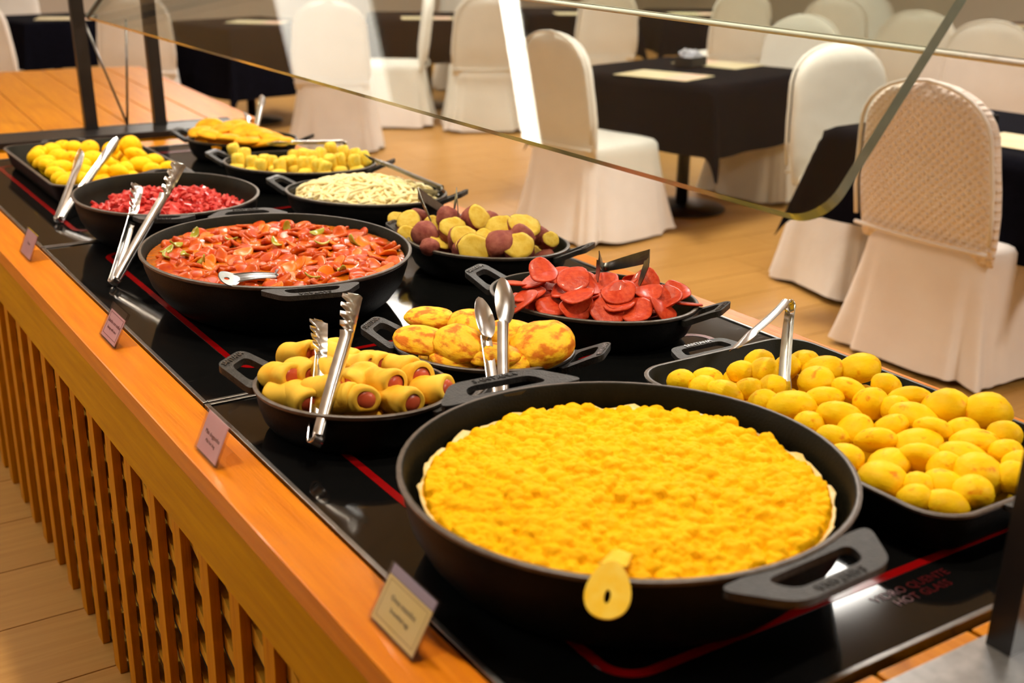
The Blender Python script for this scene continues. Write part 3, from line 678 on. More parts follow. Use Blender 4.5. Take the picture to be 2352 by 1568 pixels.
# rectangular roasting pans
def roast_pan(cx, cy, hx, hy, h, label):
    t = empty('roasting_pan', (cx, cy, CT), 0, label, 'roasting pan')
    def loop(dx, r, z):
        out = []
        for sx, sy, a0 in ((1, 1, 0), (-1, 1, 90), (-1, -1, 180), (1, -1, 270)):
            for k in range(9):
                q = R(a0 + k * 90 / 8)
                out.append((sx * (hx + dx - r) + r * math.cos(q), sy * (hy + dx - r) + r * math.sin(q), z))
        return out
    prof = [(-.03, .04, 0, 0), (-.022, .045, .002, 0), (-.014, .05, .012, 0), (-.003, .058, h - .007, 0), (.002, .062, h - .005, 0), (.003, .062, h - .001, 2), (.001, .06, h, 2), (-.004, .055, h, 2), (-.006, .053, h - .001, 1), (-.018, .045, .016, 1), (-.03, .035, .008, 1)]
    V, F, fm = [], [], []
    for dx, r, z, mi in prof: V += loop(dx, r, z)
    n = 36
    for j in range(len(prof) - 1):
        for i in range(n):
            i2 = (i + 1) % n
            F.append((j * n + i, j * n + i2, (j + 1) * n + i2, (j + 1) * n + i)); fm.append(prof[j + 1][3])
    F.append(tuple(range(n))); fm.append(0)
    F.append(tuple((len(prof) - 1) * n + i for i in range(n))[::-1]); fm.append(1)
    me = fix_normals(mesh('body', V, F, [M['iron'], M['iron_in'], M['iron_rim']], True, fm)); smooth_by_angle(me, 50)
    obj('body', me, t)
    for s in (1, -1):
        ho = obj('handle', TRAYH, t, (0, s * (hy + .001), h - .001), (0, 0, s * PI / 2))
        obj('lettering', TXT, ho, (.0395, 0, .0028), (R(3.4), 0, -PI / 2))
    return t
roast_pan(1.295, 1.068, .176, .300, .062, 'large rectangular iron roasting pan of cheese breads beside the egg pan')
roast_pan(.865, 3.60, .192, .355, .062, 'rectangular iron roasting pan of cheese breads at the far end')
# ------------------------------------------------------------------ scrambled eggs
rs = np.random.RandomState(11)
def egg_mass():
    n = 330; rad = .2465; step = 2 * rad / (n - 1)
    gx = np.linspace(-rad, rad, n); X, Y = np.meshgrid(gx, gx, indexing='ij')
    D = np.hypot(X, Y)
    base = .010 * (1 - (D / rad) ** 2) + .006 * vnoise(np.c_[X.ravel() * 14, Y.ravel() * 14, np.zeros(n * n)], 4).reshape(n, n)
    H = base.copy()
    for _ in range(4200):
        q = rs.uniform(0, 2 * PI); r0 = rad * math.sqrt(rs.uniform(0, 1)) * .985
        cx_, cy_ = r0 * math.cos(q), r0 * math.sin(q); r = .0035 + .009 * rs.uniform(0, 1) ** 2.2
        i0, i1 = int((cx_ - r + rad) / step), int((cx_ + r + rad) / step) + 2
        j0, j1 = int((cy_ - r + rad) / step), int((cy_ + r + rad) / step) + 2
        i0, j0 = max(i0, 0), max(j0, 0); i1, j1 = min(i1, n), min(j1, n)
        if i1 <= i0 or j1 <= j0: continue
        d2 = (X[i0:i1, j0:j1] - cx_) ** 2 + (Y[i0:i1, j0:j1] - cy_) ** 2
        ci, cj = min(max(int((cx_ + rad) / step), 0), n - 1), min(max(int((cy_ + rad) / step), 0), n - 1)
        top = base[ci, cj] - .25 * r + rs.uniform(-.35, .6) * r
        hh = top + np.sqrt(np.maximum(r * r - d2, 0)) * .62
        sub = H[i0:i1, j0:j1]; np.copyto(sub, np.where(d2 < r * r, np.maximum(sub, hh), sub))
    idx = -np.ones((n, n), int); inside = D <= rad
    idx[inside] = np.arange(inside.sum())
    edge = np.clip((rad - D) / .006, 0, 1)
    Z = H * edge - .004 * (1 - edge)
    Z = Z + .0016 * vnoise(np.c_[X.ravel() * 170, Y.ravel() * 170, np.zeros(n * n)], 9).reshape(n, n) * edge
    V = np.c_[X[inside], Y[inside], Z[inside]]
    a = inside[:-1, :-1] & inside[1:, :-1] & inside[1:, 1:] & inside[:-1, 1:]
    ii, jj = np.nonzero(a)
    F = np.c_[idx[ii, jj], idx[ii + 1, jj], idx[ii + 1, jj + 1], idx[ii, jj + 1]]
    me = bpy.data.meshes.new('scrambled_eggs')
    me.from_pydata(V.tolist(), [], F.tolist()); me.materials.append(M['egg'])
    me.polygons.foreach_set('use_smooth', [True] * len(me.polygons))
    return me
eg = obj('scrambled_eggs', egg_mass(), None, (EGG[0], EGG[1], CT + .086))
tag(eg, 'bright yellow scrambled eggs filling the large round pan', 'scrambled eggs', None, 'stuff')
# thin set layer around the edge, sitting on the pan wall
V, F = [], []
nseg = 140
for i in range(nseg):
    q = 2 * PI * i / nseg
    jw = .002 * math.sin(q * 17) + .0016 * math.sin(q * 29 + 1) + .001 * math.sin(q * 53)
    for rr, zz in ((.236, -.006), (.2435, -.001), (.2475 + jw, .0015 + jw), (.2485 + jw * .6, .001 + jw), (.247, -.006)):
        V.append((rr * math.cos(q), rr * math.sin(q), zz))
for i in range(nseg):
    j = (i + 1) % nseg
    for k in range(5):
        k2 = (k + 1) % 5
        F.append((i * 5 + k, i * 5 + k2, j * 5 + k2, j * 5 + k))
o = obj('egg_crust', fix_normals(mesh('egg_crust', V, F, M['egg_white'])), eg)

# ------------------------------------------------------------------ sausage stew
def disc_me(name, r, th, m, oval=1.0, curl=0.0, seed=0, n=16, dome=.15):
    """round slice with softened edge"""
    rr_ = np.random.RandomState(seed)
    V, F = [], []
    rings = [(.55, th * .5 * (1 + dome)), (.92, th * .5), (1.0, th * .25), (1.0, -th * .25), (.92, -th * .5), (.55, -th * .5 * (1 - dome))]
    wob = [1 + .05 * math.sin(2 * q + seed) + .03 * math.sin(5 * q + seed * 2) for q in [2 * PI * i / n for i in range(n)]]
    for k, z in rings:
        for i in range(n):
            q = 2 * PI * i / n
            x, y_ = r * k * wob[i] * math.cos(q), r * oval * k * wob[i] * math.sin(q)
            V.append((x, y_, z + curl * (x * x - y_ * y_ * .3) / r + curl * .3 * x * y_ / r))
    for j in range(len(rings) - 1):
        for i in range(n):
            i2 = (i + 1) % n
            F.append((j * n + i, (j + 1) * n + i, (j + 1) * n + i2, j * n + i2))
    V += [(0, 0, th * .55), (0, 0, -th * .5)]
    for i in range(n):
        F.append((len(V) - 2, i, (i + 1) % n)); o_ = (len(rings) - 1) * n
        F.append((len(V) - 1, o_ + (i + 1) % n, o_ + i))
    return mesh(name, V, F, m)
lev = CT + .0955
kx, ky = STW[2] * .955, STW[3] * .957
V = [(0, 0, 0)]; F = []
for j in range(1, 26):
    for i in range(64):
        q = 2 * PI * i / 64; s = j / 25
        x, y_ = kx * s * math.cos(q), ky * s * math.sin(q)
        V.append((x, y_, .0022 * float(vnoise([[x * 22, y_ * 22, 0]], 8)[0]) * (1 - s ** 8)))
for i in range(64): F.append((0, 1 + i, 1 + (i + 1) % 64))
for j in range(24):
    for i in range(64):
        a0, a1 = 1 + j * 64, 1 + (j + 1) * 64
        F.append((a0 + i, a1 + i, a1 + (i + 1) % 64, a0 + (i + 1) % 64))
br = obj('tomato_broth', mesh('tomato_broth', V, F, M['broth']), None, (STW[0], STW[1], lev))
tag(br, 'oily orange tomato broth in the stew pan', 'broth', None, 'stuff')
sl = [disc_me('sausage_slice', r, th, m, ov, cu, sd) for r, th, m, ov, cu, sd in (
    (.020, .006, M['slice'], .8, .06, 1), (.019, .008, M['slice'], .95, -.1, 2), (.021, .0065, M['slice_pink'], .7, .12, 3), (.0175, .012, M['slice'], 1.0, .05, 4),
    (.0195, .006, M['slice_pink'], .85, .16, 5), (.0225, .005, M['carrot'], .75, .2, 6), (.0165, .015, M['slice'], .9, 0, 7))]
rr = random.Random(21)
pts = []
tries = 0
while len(pts) < 225 and tries < 60000:
    tries += 1
    q = rr.uniform(0, 2 * PI); s = math.sqrt(rr.random()) * .93
    x, y_ = kx * s * math.cos(q), ky * s * math.sin(q)
    # the front right of the pan shows open broth
    if (x - .02) ** 2 / .10 ** 2 + (y_ + .17) ** 2 / .06 ** 2 < 1 and rr.random() < .8: continue
    if (x - .15) ** 2 / .07 ** 2 + (y_ + .03) ** 2 / .06 ** 2 < 1 and rr.random() < .6: continue
    if all((x - a) ** 2 + (y_ - b) ** 2 > .0232 ** 2 for a, b in pts): pts.append((x, y_))
for i, (x, y_) in enumerate(pts):
    me = sl[rr.randrange(len(sl))]
    o = obj('sausage_slice', me, None, (STW[0] + x, STW[1] + y_, lev - .003 + rr.uniform(0, .006)), (rr.gauss(0, .36), rr.gauss(0, .36), rr.uniform(0, 6.28)))
    if me.materials[0] is M['carrot']:
        o.name = 'pepper_piece'; tag(o, 'piece of orange pepper floating in the sausage stew', 'pepper', 'orange pepper pieces in the stew')
    else:
        tag(o, 'slice of red sausage floating in the stew', 'sausage slice', 'sausage slices in the stew')
gr = disc_me('green_pepper_piece', .016, .0035, M['greens'], .55, .4, 9)
for i, (x, y_) in enumerate([(-.19, .10), (-.17, .05), (-.205, .06), (-.10, .20), (.02, .05), (.13, .09), (.16, -.02), (-.16, .14), (-.15, .0), (.09, .16), (.05, -.2), (-.02, -.22), (.10, .0), (-.05, .12)]):
    o = obj('green_pepper_piece', gr, None, (STW[0] + x, STW[1] + y_, lev + .011), (rr.gauss(0, .5), rr.gauss(0, .5), rr.uniform(0, 6.28)))
    tag(o, 'piece of green pepper floating in the sausage stew', 'pepper', 'green pepper pieces in the stew')

# ------------------------------------------------------------------ cheese breads
def blob(name, m, sub, seed, amp, freq, flat=0.0, sx=1, sy=1, sz=1):
    v, f = ico(sub)
    n1 = vnoise(v * freq + seed * 7.3, seed); n2 = vnoise(v * freq * 2.3 + seed * 3.1, seed + 50)
    r = 1 + amp * n1 + amp * .4 * n2
    p = v * r[:, None]
    if flat: p[:, 2] = np.where(p[:, 2] < 0, p[:, 2] * (1 - flat), p[:, 2])
    p = p * np.array([sx, sy, sz])
    return mesh(name, p, f, m)
breads = [blob('cheese_bread', M['bread'], 3, s, .07, 1.3, .15) for s in range(6)]
rr = random.Random(4)
BLAB = {13: 'lumpy crusty cheese bread at the back of the near roasting pan', 22: 'large browned cheese bread second from the right corner of the near roasting pan', 23: 'big round cheese bread on top at the right corner of the near roasting pan',
        17: 'broad smooth cheese bread beside the egg pan rim', 43: 'nearest cheese bread in the front corner of the near roasting pan', 5: 'round cheese bread right behind the slim tongs', 0: 'leftmost cheese bread of the near roasting pan'}
def set_breads(tab, label, group, floor_z):
    for i, (x, y_, z, a, b) in enumerate(tab):
        o = obj('cheese_bread', breads[i % 6], None, (x, y_, z), (rr.gauss(0, .25), rr.gauss(0, .25), rr.uniform(-.9, .3)), (a * 1.12, (a + b) / 2 * 1.12, b * 1.12))
        tag(o, BLAB.get(i, label) if tab is BREAD_A else label, 'cheese bread', group)
set_breads(BREAD_A, 'yellow oval cheese bread piled in the roasting pan by the egg pan', 'cheese breads in the near roasting pan', 0)
set_breads(BREAD_B, 'yellow cheese bread piled in the roasting pan at the far end', 'cheese breads in the far roasting pan', 0)
# lower layer that carries the visible ones
def under(tab, x0, x1, y0, y1, r, label, group):
    nx, ny = int((x1 - x0) / (2 * r)), int((y1 - y0) / (2 * r))
    for i in range(nx):
        for j in range(ny):
            x, y_ = x0 + (i + .5) * (x1 - x0) / nx, y0 + (j + .5) * (y1 - y0) / ny
            if i in (0, nx - 1) and j in (0, ny - 1): continue
            o = obj('cheese_bread', breads[(i + j) % 6], None, (x + rr.uniform(-.004, .004), y_ + rr.uniform(-.004, .004), CT + .008 + r * .82), (0, 0, rr.uniform(0, 3)), (r * .98, r * .9, r * .85))
            tag(o, label, 'cheese bread', group)
under(BREAD_A, 1.152, 1.438, .800, 1.336, .026, 'yellow oval cheese bread piled in the roasting pan by the egg pan', 'cheese breads in the near roasting pan')
under(BREAD_B, .710, 1.020, 3.28, 3.92, .032, 'yellow cheese bread piled in the roasting pan at the far end', 'cheese breads in the far roasting pan')

# ------------------------------------------------------------------ sausage rolls
def roll_me(seed):
    """dough sleeve wrapped round a small sausage, axis along y, bulging, open ends"""
    V, F = [], []
    n = 28
    rows = [(-1.0, .60), (-1.04, .80), (-.97, .96), (-.75, 1.04), (-.3, 1.0 + .04 * math.sin(seed)), (.05, .96), (.35, 1.03), (.75, 1.02), (.97, .94), (1.04, .78), (1.0, .60)]
    rng_ = random.Random(seed)
    for t, k in rows:
        for i in range(n):
            q = 2 * PI * i / n
            r = k * (1 + .05 * math.sin(q * 2 + seed) + .03 * math.sin(q * 3 + t * 3 + seed * 2))
            # lower side is flat where it rests, one side of the open end dips
            V.append((.0215 * r * math.cos(q), .0275 * (t + .10 * math.sin(q + seed) * abs(t)), .0195 * r * max(math.sin(q), -.82)))
    m = len(rows)
    for j in range(m - 1):
        for i in range(n):
            i2 = (i + 1) % n
            F.append((j * n + i, j * n + i2, (j + 1) * n + i2, (j + 1) * n + i))
    return fix_normals(mesh('dough', V, F, M['dough']))
def saus_me():
    V, F = [], []
    n = 16
    rows = [(-1.10, .35), (-1.05, .8), (-.9, 1.0), (0, 1.0), (.9, 1.0), (1.05, .8), (1.10, .35)]
    for t, k in rows:
        for i in range(n):
            q = 2 * PI * i / n
            V.append((.0152 * k * math.cos(q), .0265 * t, .0130 * k * math.sin(q)))
    for j in range(len(rows) - 1):
        for i in range(n):
            F.append((j * n + i, j * n + (i + 1) % n, (j + 1) * n + (i + 1) % n, (j + 1) * n + i))
    F.append(tuple(range(n))[::-1]); F.append(tuple((len(rows) - 1) * n + i for i in range(n)))
    return fix_normals(mesh('sausage', V, F, M['sausage']))
dmes = [roll_me(s) for s in (1, 2, 3, 4)]; sme = saus_me()
ROT = [14, 6, 22, -70, 30, 10, 18, 8, 26, -6, 12, 16, -60, 24, 40, 4, 30, 20, 35]
for i, (x, y_, z) in enumerate(ROLLS):
    t = empty('sausage_roll', (x, y_, z), R(ROT[i]), 'small dough roll wrapped round a sausage in the oval pan', 'sausage roll', 'sausage rolls in the oval pan')
    t.rotation_euler = (rr.gauss(-.22, .12), rr.gauss(0, .12), R(ROT[i]))
    t.scale = (1.13, 1.1, 1.13)
    obj('dough', dmes[i % 4], t); obj('sausage', sme, t)
for i, (u, v) in enumerate([(-.07, -.04), (-.02, -.055), (.035, -.05), (.075, -.02), (-.09, .015), (-.04, .05), (.02, .06), (.07, .04), (0, 0), (.10, .0)]):
    c, s = math.cos(R(-50)), math.sin(R(-50))
    t = empty('sausage_roll', (.712 + u * c - v * s, 1.525 + u * s + v * c, CT + .031), 0, 'small dough roll wrapped round a sausage in the oval pan', 'sausage roll', 'sausage rolls in the oval pan')
    t.rotation_euler = (0, 0, rr.uniform(0, 3))
    obj('dough', dmes[i % 4], t); obj('sausage', sme, t)

# ------------------------------------------------------------------ griddled pastries
pas = [blob('griddled_pastry', M['pastry'], 4, s + 20, .075, 1.7, .3) for s in range(4)]
PROT = [-50, -35, -75, -95, -80, -30, -20, -45, -30]
PLAB = ['golden pastry at the back left of the small oval pan', 'wide golden pastry at the front left of the small oval pan', 'browned pastry leaning in the middle of the small oval pan', 'upright pastry behind the middle of the small oval pan',
        'large golden pastry at the right end of the small oval pan', 'golden pastry just behind the tongs in the small oval pan', 'golden pastry behind the tong heads in the small oval pan', 'low pastry at the near left rim of the small oval pan', 'low pastry at the near right rim of the small oval pan']
PTILT = [(.1, 0), (.3, .1), (.45, .2), (.5, .1), (.55, -.1), (.2, 0), (.3, 0), (.1, 0), (.1, 0)]
for i, (x, y_, z, a, b, ang) in enumerate(PASTRY):
    o = obj('griddled_pastry', pas[i % 4], None, (x, y_, z), (PTILT[i][0], PTILT[i][1], R(PROT[i])), (max(a, .035) * 1.25, max(a, .035) * .92, .0175))
    if i == 4: o.scale = (o.scale[0] * 1.2, o.scale[1] * 1.2, .026)
    tag(o, PLAB[i], 'pastry', 'golden pastries in the small oval pan')
for i, (u, v) in enumerate([(-.07, 0), (0, -.05), (.06, 0), (0, .04), (.09, -.02)]):
    c, s = math.cos(R(-50)), math.sin(R(-50))
    o = obj('griddled_pastry', pas[i % 4], None, (.981 + u * c - v * s, 1.588 + u * s + v * c, CT + .034), (0, 0, rr.uniform(0, 3)), (.045, .035, .016))
    tag(o, 'golden browned oval pastry in the small oval pan behind the eggs', 'pastry', 'golden pastries in the small oval pan')

# ------------------------------------------------------------------ calabrese slices
pepm = [disc_me('calabrese_slice', .033, .0042, M['pepperoni'], ov, cu, sd, 24, .1) for ov, cu, sd in ((.92, .10, 1), (.85, .22, 2), (.95, -.12, 3), (.8, .35, 4), (.9, .02, 5))]
view = math.atan2(-.76, -.53)
for i, (x, y_, z) in enumerate(PEPPERONI):
    o = obj('calabrese_slice', pepm[i % 5], None, (x, y_, z), (rr.gauss(.1, .22), rr.gauss(.0, .3), rr.uniform(0, 6.28)))
    # lean the slice a little towards the near side of the pile
    tl = rr.uniform(.02, .55); ax = Vector((-.84, .54, 0)) if False else Vector((.84, -.54, 0))
    o.rotation_mode = 'QUATERNION'
    from mathutils import Quaternion
    o.rotation_quaternion = Quaternion(ax, tl) @ Quaternion((rr.gauss(0, 1), rr.gauss(0, 1), 0), rr.gauss(0, .3)) @ Quaternion((0, 0, 1), rr.uniform(0, 6.28))
    tag(o, 'thin red slice of cured sausage in the heaped oval pan', 'sausage slice', 'cured sausage slices in the oval pan')
c, s = math.cos(R(-60)), math.sin(R(-60))
for i in range(64):
    q = rr.uniform(0, 2 * PI); k = math.sqrt(rr.random()) * .78
    u, v = .201 * k * math.cos(q) * .9, .154 * k * math.sin(q) * .82
    z = CT + .012 + .06 * (i / 64) + .02 * (1 - k)
    o = obj('calabrese_slice', pepm[i % 5], None, (1.300 + u * c - v * s, 1.714 + u * s + v * c, z), (rr.gauss(0, .25), rr.gauss(0, .25), rr.uniform(0, 6.28)))
    tag(o, 'thin red slice of cured sausage in the heaped oval pan', 'sausage slice', 'cured sausage slices in the oval pan')

# ------------------------------------------------------------------ sweet potatoes, cut pieces
def potato(seed, cut):
    v, f = ico(3)
    r = 1 + .15 * vnoise(v * 1.5 + seed * 5.1, seed) + .04 * vnoise(v * 4 + seed, seed + 9)
    p = v * r[:, None] * np.array([1.25, .88, .85])
    bm = bmesh.new()
    bv = [bm.verts.new(tuple(q)) for q in p]
    for t in f: bm.faces.new([bv[k] for k in t])
    res = bmesh.ops.bisect_plane(bm, geom=list(bm.verts) + list(bm.edges) + list(bm.faces), plane_co=(cut, 0, 0), plane_no=Vector((1, .15, .12)), clear_outer=True)
    ed = [e for e in res['geom_cut'] if isinstance(e, bmesh.types.BMEdge)]
    loop_v = list({v_ for e in ed for v_ in e.verts})
    bmesh.ops.recalc_face_normals(bm, faces=bm.faces)
    sk = bpy.data.meshes.new('skin'); bm.to_mesh(sk); sk.materials.append(M['skin'])
    sk.polygons.foreach_set('use_smooth', [True] * len(sk.polygons))
    pts_ = [v_.co.copy() for v_ in loop_v]; cc = sum(pts_, Vector()) / len(pts_)
    nn = Vector((1, .15, .12)).normalized(); e1 = nn.orthogonal().normalized(); e2 = nn.cross(e1)
    pts_.sort(key=lambda q: math.atan2((q - cc).dot(e2), (q - cc).dot(e1)))
    bm.free()
    m = len(pts_)
    V = [cc + nn * .05] + [cc + (q - cc) * .75 + nn * .045 for q in pts_] + [cc + (q - cc) * .985 + nn * .004 for q in pts_] + [cc + (q - cc) * .97 - nn * .05 for q in pts_]
    F = [(0, 1 + k, 1 + (k + 1) % m) for k in range(m)]
    for ring in (0, 1):
        a0, a1 = 1 + ring * m, 1 + (ring + 1) * m
        F += [(a0 + k, a1 + k, a1 + (k + 1) % m, a0 + (k + 1) % m) for k in range(m)]
    F.append(tuple(1 + 2 * m + k for k in range(m))[::-1])
    fl = fix_normals(mesh('flesh', V, F, M['flesh']))
    return sk, fl
pots = [potato(s, ct) for s, ct in ((1, .15), (2, .35), (3, .5), (4, .05))]
def put_potato(i, x, y_, z, r, facing):
    t = empty('sweet_potato_piece', (x, y_, z), 0, 'cut piece of boiled red skinned sweet potato', 'sweet potato', 'sweet potato pieces in the oval pan')
    sk, fl = pots[i % 4]
    if facing:      # cut face turned up and to the near side
        rz = math.atan2(-.80, -.55) + rr.gauss(0, .45); t.rotation_euler = (0, -rr.uniform(.25, 1.0), rz)
    else:
        rz = math.atan2(.80, .55) + rr.gauss(0, .9); t.rotation_euler = (rr.gauss(0, .3), rr.gauss(.2, .3), rz)
    t.scale = (r, r, r)
    obj('skin', sk, t); obj('flesh', fl, t)
for i, (x, y_, z, a, cf) in enumerate(POTATO):
    put_potato(i, x, y_, z, min(max(a * 1.4, .024), .042), cf > .5 or i % 3 == 0)
c, s = math.cos(R(-58)), math.sin(R(-58))
for i in range(22):
    q = i * 2.39996; k = math.sqrt((i + .5) / 22) * .70
    u, v = .185 * k * math.cos(q), .143 * k * math.sin(q)
    put_potato(i, 1.347 + u * c - v * s, 2.166 + u * s + v * c, CT + .034, .027, i % 3 != 0)

# ------------------------------------------------------------------ pale noodle strips
c, s = math.cos(R(-50)), math.sin(R(-50))
V, F = [], []
for i in range(420):
    q = rr.uniform(0, 2 * PI); k = math.sqrt(rr.random()) * .86
    u, v = .20 * k * math.cos(q), .150 * k * math.sin(q)
    dome = .062 + .040 * (1 - k * k)
    a0 = rr.uniform(0, 2 * PI); bend = rr.uniform(-9, 9); path = []
    Ln = rr.uniform(.06, .13); x, y_ = u, v; lift = rr.uniform(-.012, .004)
    for t in range(9):
        e = math.hypot(x / .20, y_ / .150)
        if e > .93:
            x, y_ = x * .93 / e, y_ * .93 / e; e = .93
        path.append((x, y_, .060 + .042 * (1 - e * e) + lift + .003 * math.sin(t * 1.3 + i)))
        a0 += bend * Ln / 8 * 2.2; x += math.cos(a0) * Ln / 8; y_ += math.sin(a0) * Ln / 8
    vv, ff = tube(path, .0042, 6)
    b0 = len(V); V += vv; F += [tuple(b0 + q_ for q_ in f_) for f_ in ff]
nd = obj('noodles', mesh('noodles', V, F, M['palm']), None, (1.347, 2.770, CT), (0, 0, R(-50)))
tag(nd, 'heap of pale cream noodle strips in the oval pan', 'noodles', None, 'stuff')
V, F = [(0, 0, .095)], []
for j in range(1, 9):
    for i in range(40):
        q = 2 * PI * i / 40; k = j / 8
        V.append((.197 * k * math.cos(q), .148 * k * math.sin(q), .048 + .047 * (1 - k * k)))
for i in range(40): F.append((0, 1 + i, 1 + (i + 1) % 40))
for j in range(7):
    for i in range(40): F.append((1 + j * 40 + i, 1 + (j + 1) * 40 + i, 1 + (j + 1) * 40 + (i + 1) % 40, 1 + j * 40 + (i + 1) % 40))
obj('noodle_core', mesh('noodle_core', V, F, M['palm']), nd)

# ------------------------------------------------------------------ small yellow rolls
def peg(name, m, seed):
    v, f = ico(3); rxy = np.hypot(v[:, 0], v[:, 1]); k = (rxy ** 5 + np.abs(v[:, 2]) ** 5) ** (-1 / 5.0)
    p = v * (k * (1 + .06 * vnoise(v * 1.6 + seed * 3.7, seed)))[:, None]
    return mesh(name, p, f, m)
minis = [peg('mini_roll', M['mini'], s) for s in range(4)]
for i, (x, y_, z) in enumerate(MINI):
    o = obj('mini_roll', minis[i % 4], None, (x, y_, z), (rr.gauss(0, .2), rr.gauss(0, .2), rr.uniform(-.9, 0)), (.0185, .0185, .024))
    tag(o, 'small pale yellow roll standing in the oval pan', 'roll', 'small yellow rolls in the oval pan')
c, s = math.cos(R(-45)), math.sin(R(-45))
for i in range(26):
    q = i * 2.39996; k = math.sqrt((i + .5) / 26) * .84
    u, v = .225 * k * math.cos(q), .172 * k * math.sin(q)
    o = obj('mini_roll', minis[i % 4], None, (1.361 + u * c - v * s, 3.233 + u * s + v * c, CT + .036 + .012 * (1 - k)), (0, 0, rr.uniform(0, 3)), (.022, .022, .024))
    tag(o, 'small pale yellow roll standing in the oval pan', 'roll', 'small yellow rolls in the oval pan')
# ------------------------------------------------------------------ orange crepes in the far pan
crs = [blob('folded_crepe', M['crepe'], 3, s + 60, .10, 1.5, .3) for s in range(4)]
for i, (x, y_, z) in enumerate(CREPE):
    o = obj('folded_crepe', crs[i % 4], None, (x, y_, z), (rr.gauss(.15, .2), rr.gauss(0, .2), rr.uniform(-1.4, .2)), (.052, .040, .016))
    tag(o, 'folded orange crepe heaped in the farthest oval pan', 'crepe', 'folded crepes in the far pan')
c, s = math.cos(R(-45)), math.sin(R(-45))
for i in range(16):
    q = i * 2.39996; k = math.sqrt((i + .5) / 16) * .72
    u, v = .18 * k * math.cos(q), .142 * k * math.sin(q)
    o = obj('folded_crepe', crs[i % 4], None, (1.367 + u * c - v * s, 3.714 + u * s + v * c, CT + .045 + .03 * (1 - k)), (0, 0, rr.uniform(0, 3)), (.048, .040, .020))
    tag(o, 'folded orange crepe heaped in the farthest oval pan', 'crepe', 'folded crepes in the far pan')
# ------------------------------------------------------------------ diced bacon
V, F = [(0, 0, .098)], []
def bac_h(x, y_):
    k = min(math.hypot(x / .185, y_ / .222), 1.0)
    return .056 + .046 * (1 - k * k) + .006 * math.sin(x * 40) * math.cos(y_ * 33)
for j in range(1, 13):
    for i in range(48):
        q = 2 * PI * i / 48; k = j / 12
        x, y_ =   .187 * k * math.cos(q), .224 * k * math.sin(q)
        V.append((x, y_, bac_h(x, y_) - .006 + rr.uniform(-.003, .003)))
for i in range(48): F.append((0, 1 + i, 1 + (i + 1) % 48))
for j in range(11):
    for i in range(48): F.append((1 + j * 48 + i, 1 + (j + 1) * 48 + i, 1 + (j + 1) * 48 + (i + 1) % 48, 1 + j * 48 + (i + 1) % 48))
bm_ = obj('bacon_heap', mesh('bacon_heap', V, F, M['bacon']), None, (BAC[0], BAC[1], CT))
tag(bm_, 'heap of small red bacon bits under the larger pieces', 'bacon', None, 'stuff')
def bacon_me(seed):
    g_ = random.Random(seed); L = g_.uniform(.010, .016); path = [(-L, 0, .002 * g_.uniform(-1, 1)), (-L * .4, .001, .0015), (L * .4, -.001 * g_.uniform(0, 2), .001), (L, .001, .003 * g_.uniform(-1, 1))]
    v, f = tube(path, [.0048, .0058, .0056, .0046], 5); return mesh('bacon_piece', v, f, M['bacon'], False)
bms = [bacon_me(s_) for s_ in range(6)]
for i in range(290):
    q = rr.uniform(0, 2 * PI); k = math.sqrt(rr.random())
    x, y_ = .180 * k * math.cos(q), .216 * k * math.sin(q)
    o = obj('bacon_piece', bms[i % 6], None, (BAC[0] + x, BAC[1] + y_, CT + bac_h(x, y_) + .003), (rr.gauss(0, .5), rr.gauss(0, .5), rr.uniform(0, 6.28)))
    tag(o, 'small strip of red bacon in the round pan', 'bacon', 'diced bacon pieces')
# ------------------------------------------------------------------ tongs
def arm_rows(sgn, L, opening, style):
    """cross rows of one arm: y runs from the hinge to the tip, x is the opening direction, z the width"""
    rows = []
    ny = 84
    for i in range(ny + 1):
        t = i / ny
        y = L * t
        x = sgn * (.006 + (opening / 2 - .006) * t ** 1.15)
        head = max(0.0, (t - .68) / .32)
        hw = .0098 + .0012 * math.sin(t * 3)
        ch = .0085 * (1 - head * .8)           # channel depth of the handle part
        lo_, hi_ = -hw, hw
        if style == 'comb' and head > 0:
            e = math.sin(min(head, 1) * PI * .5)
            hi_ = hw + .017 * e * (1 - max(0, (head - .88) / .12) ** 2 * .9)
            if i % 5 in (1, 2) and .14 < head < .92: hi_ -= .0095
            lo_ = -hw * (1 - .3 * head)
            if head > .9: hi_ = min(hi_, .024 * (1.02 - head) / .12 + .0)
        elif style == 'spoon' and head > 0:
            e = math.sin(min(max(head * 1.02, 0), 1) * PI) ** .55
            hi_ = .004 + .019 * e; lo_ = -.004 - .012 * e
        elif head > 0:
            hi_ = hw + .004 * math.sin(head * PI); lo_ = -hi_
            if head > .9: hi_ *= .75; lo_ *= .75
        row = []
        for j in range(7):
            s_ = j / 6
            z = lo_ + (hi_ - lo_) * s_
            dep = ch * (1 - (2 * s_ - 1) ** 2)
            if style == 'spoon' and head > 0: dep = .006 * (1 - (2 * s_ - 1) ** 2) * math.sin(head * PI)
            row.append((x + sgn * dep, y, z))
        rows.append(row)
    return rows
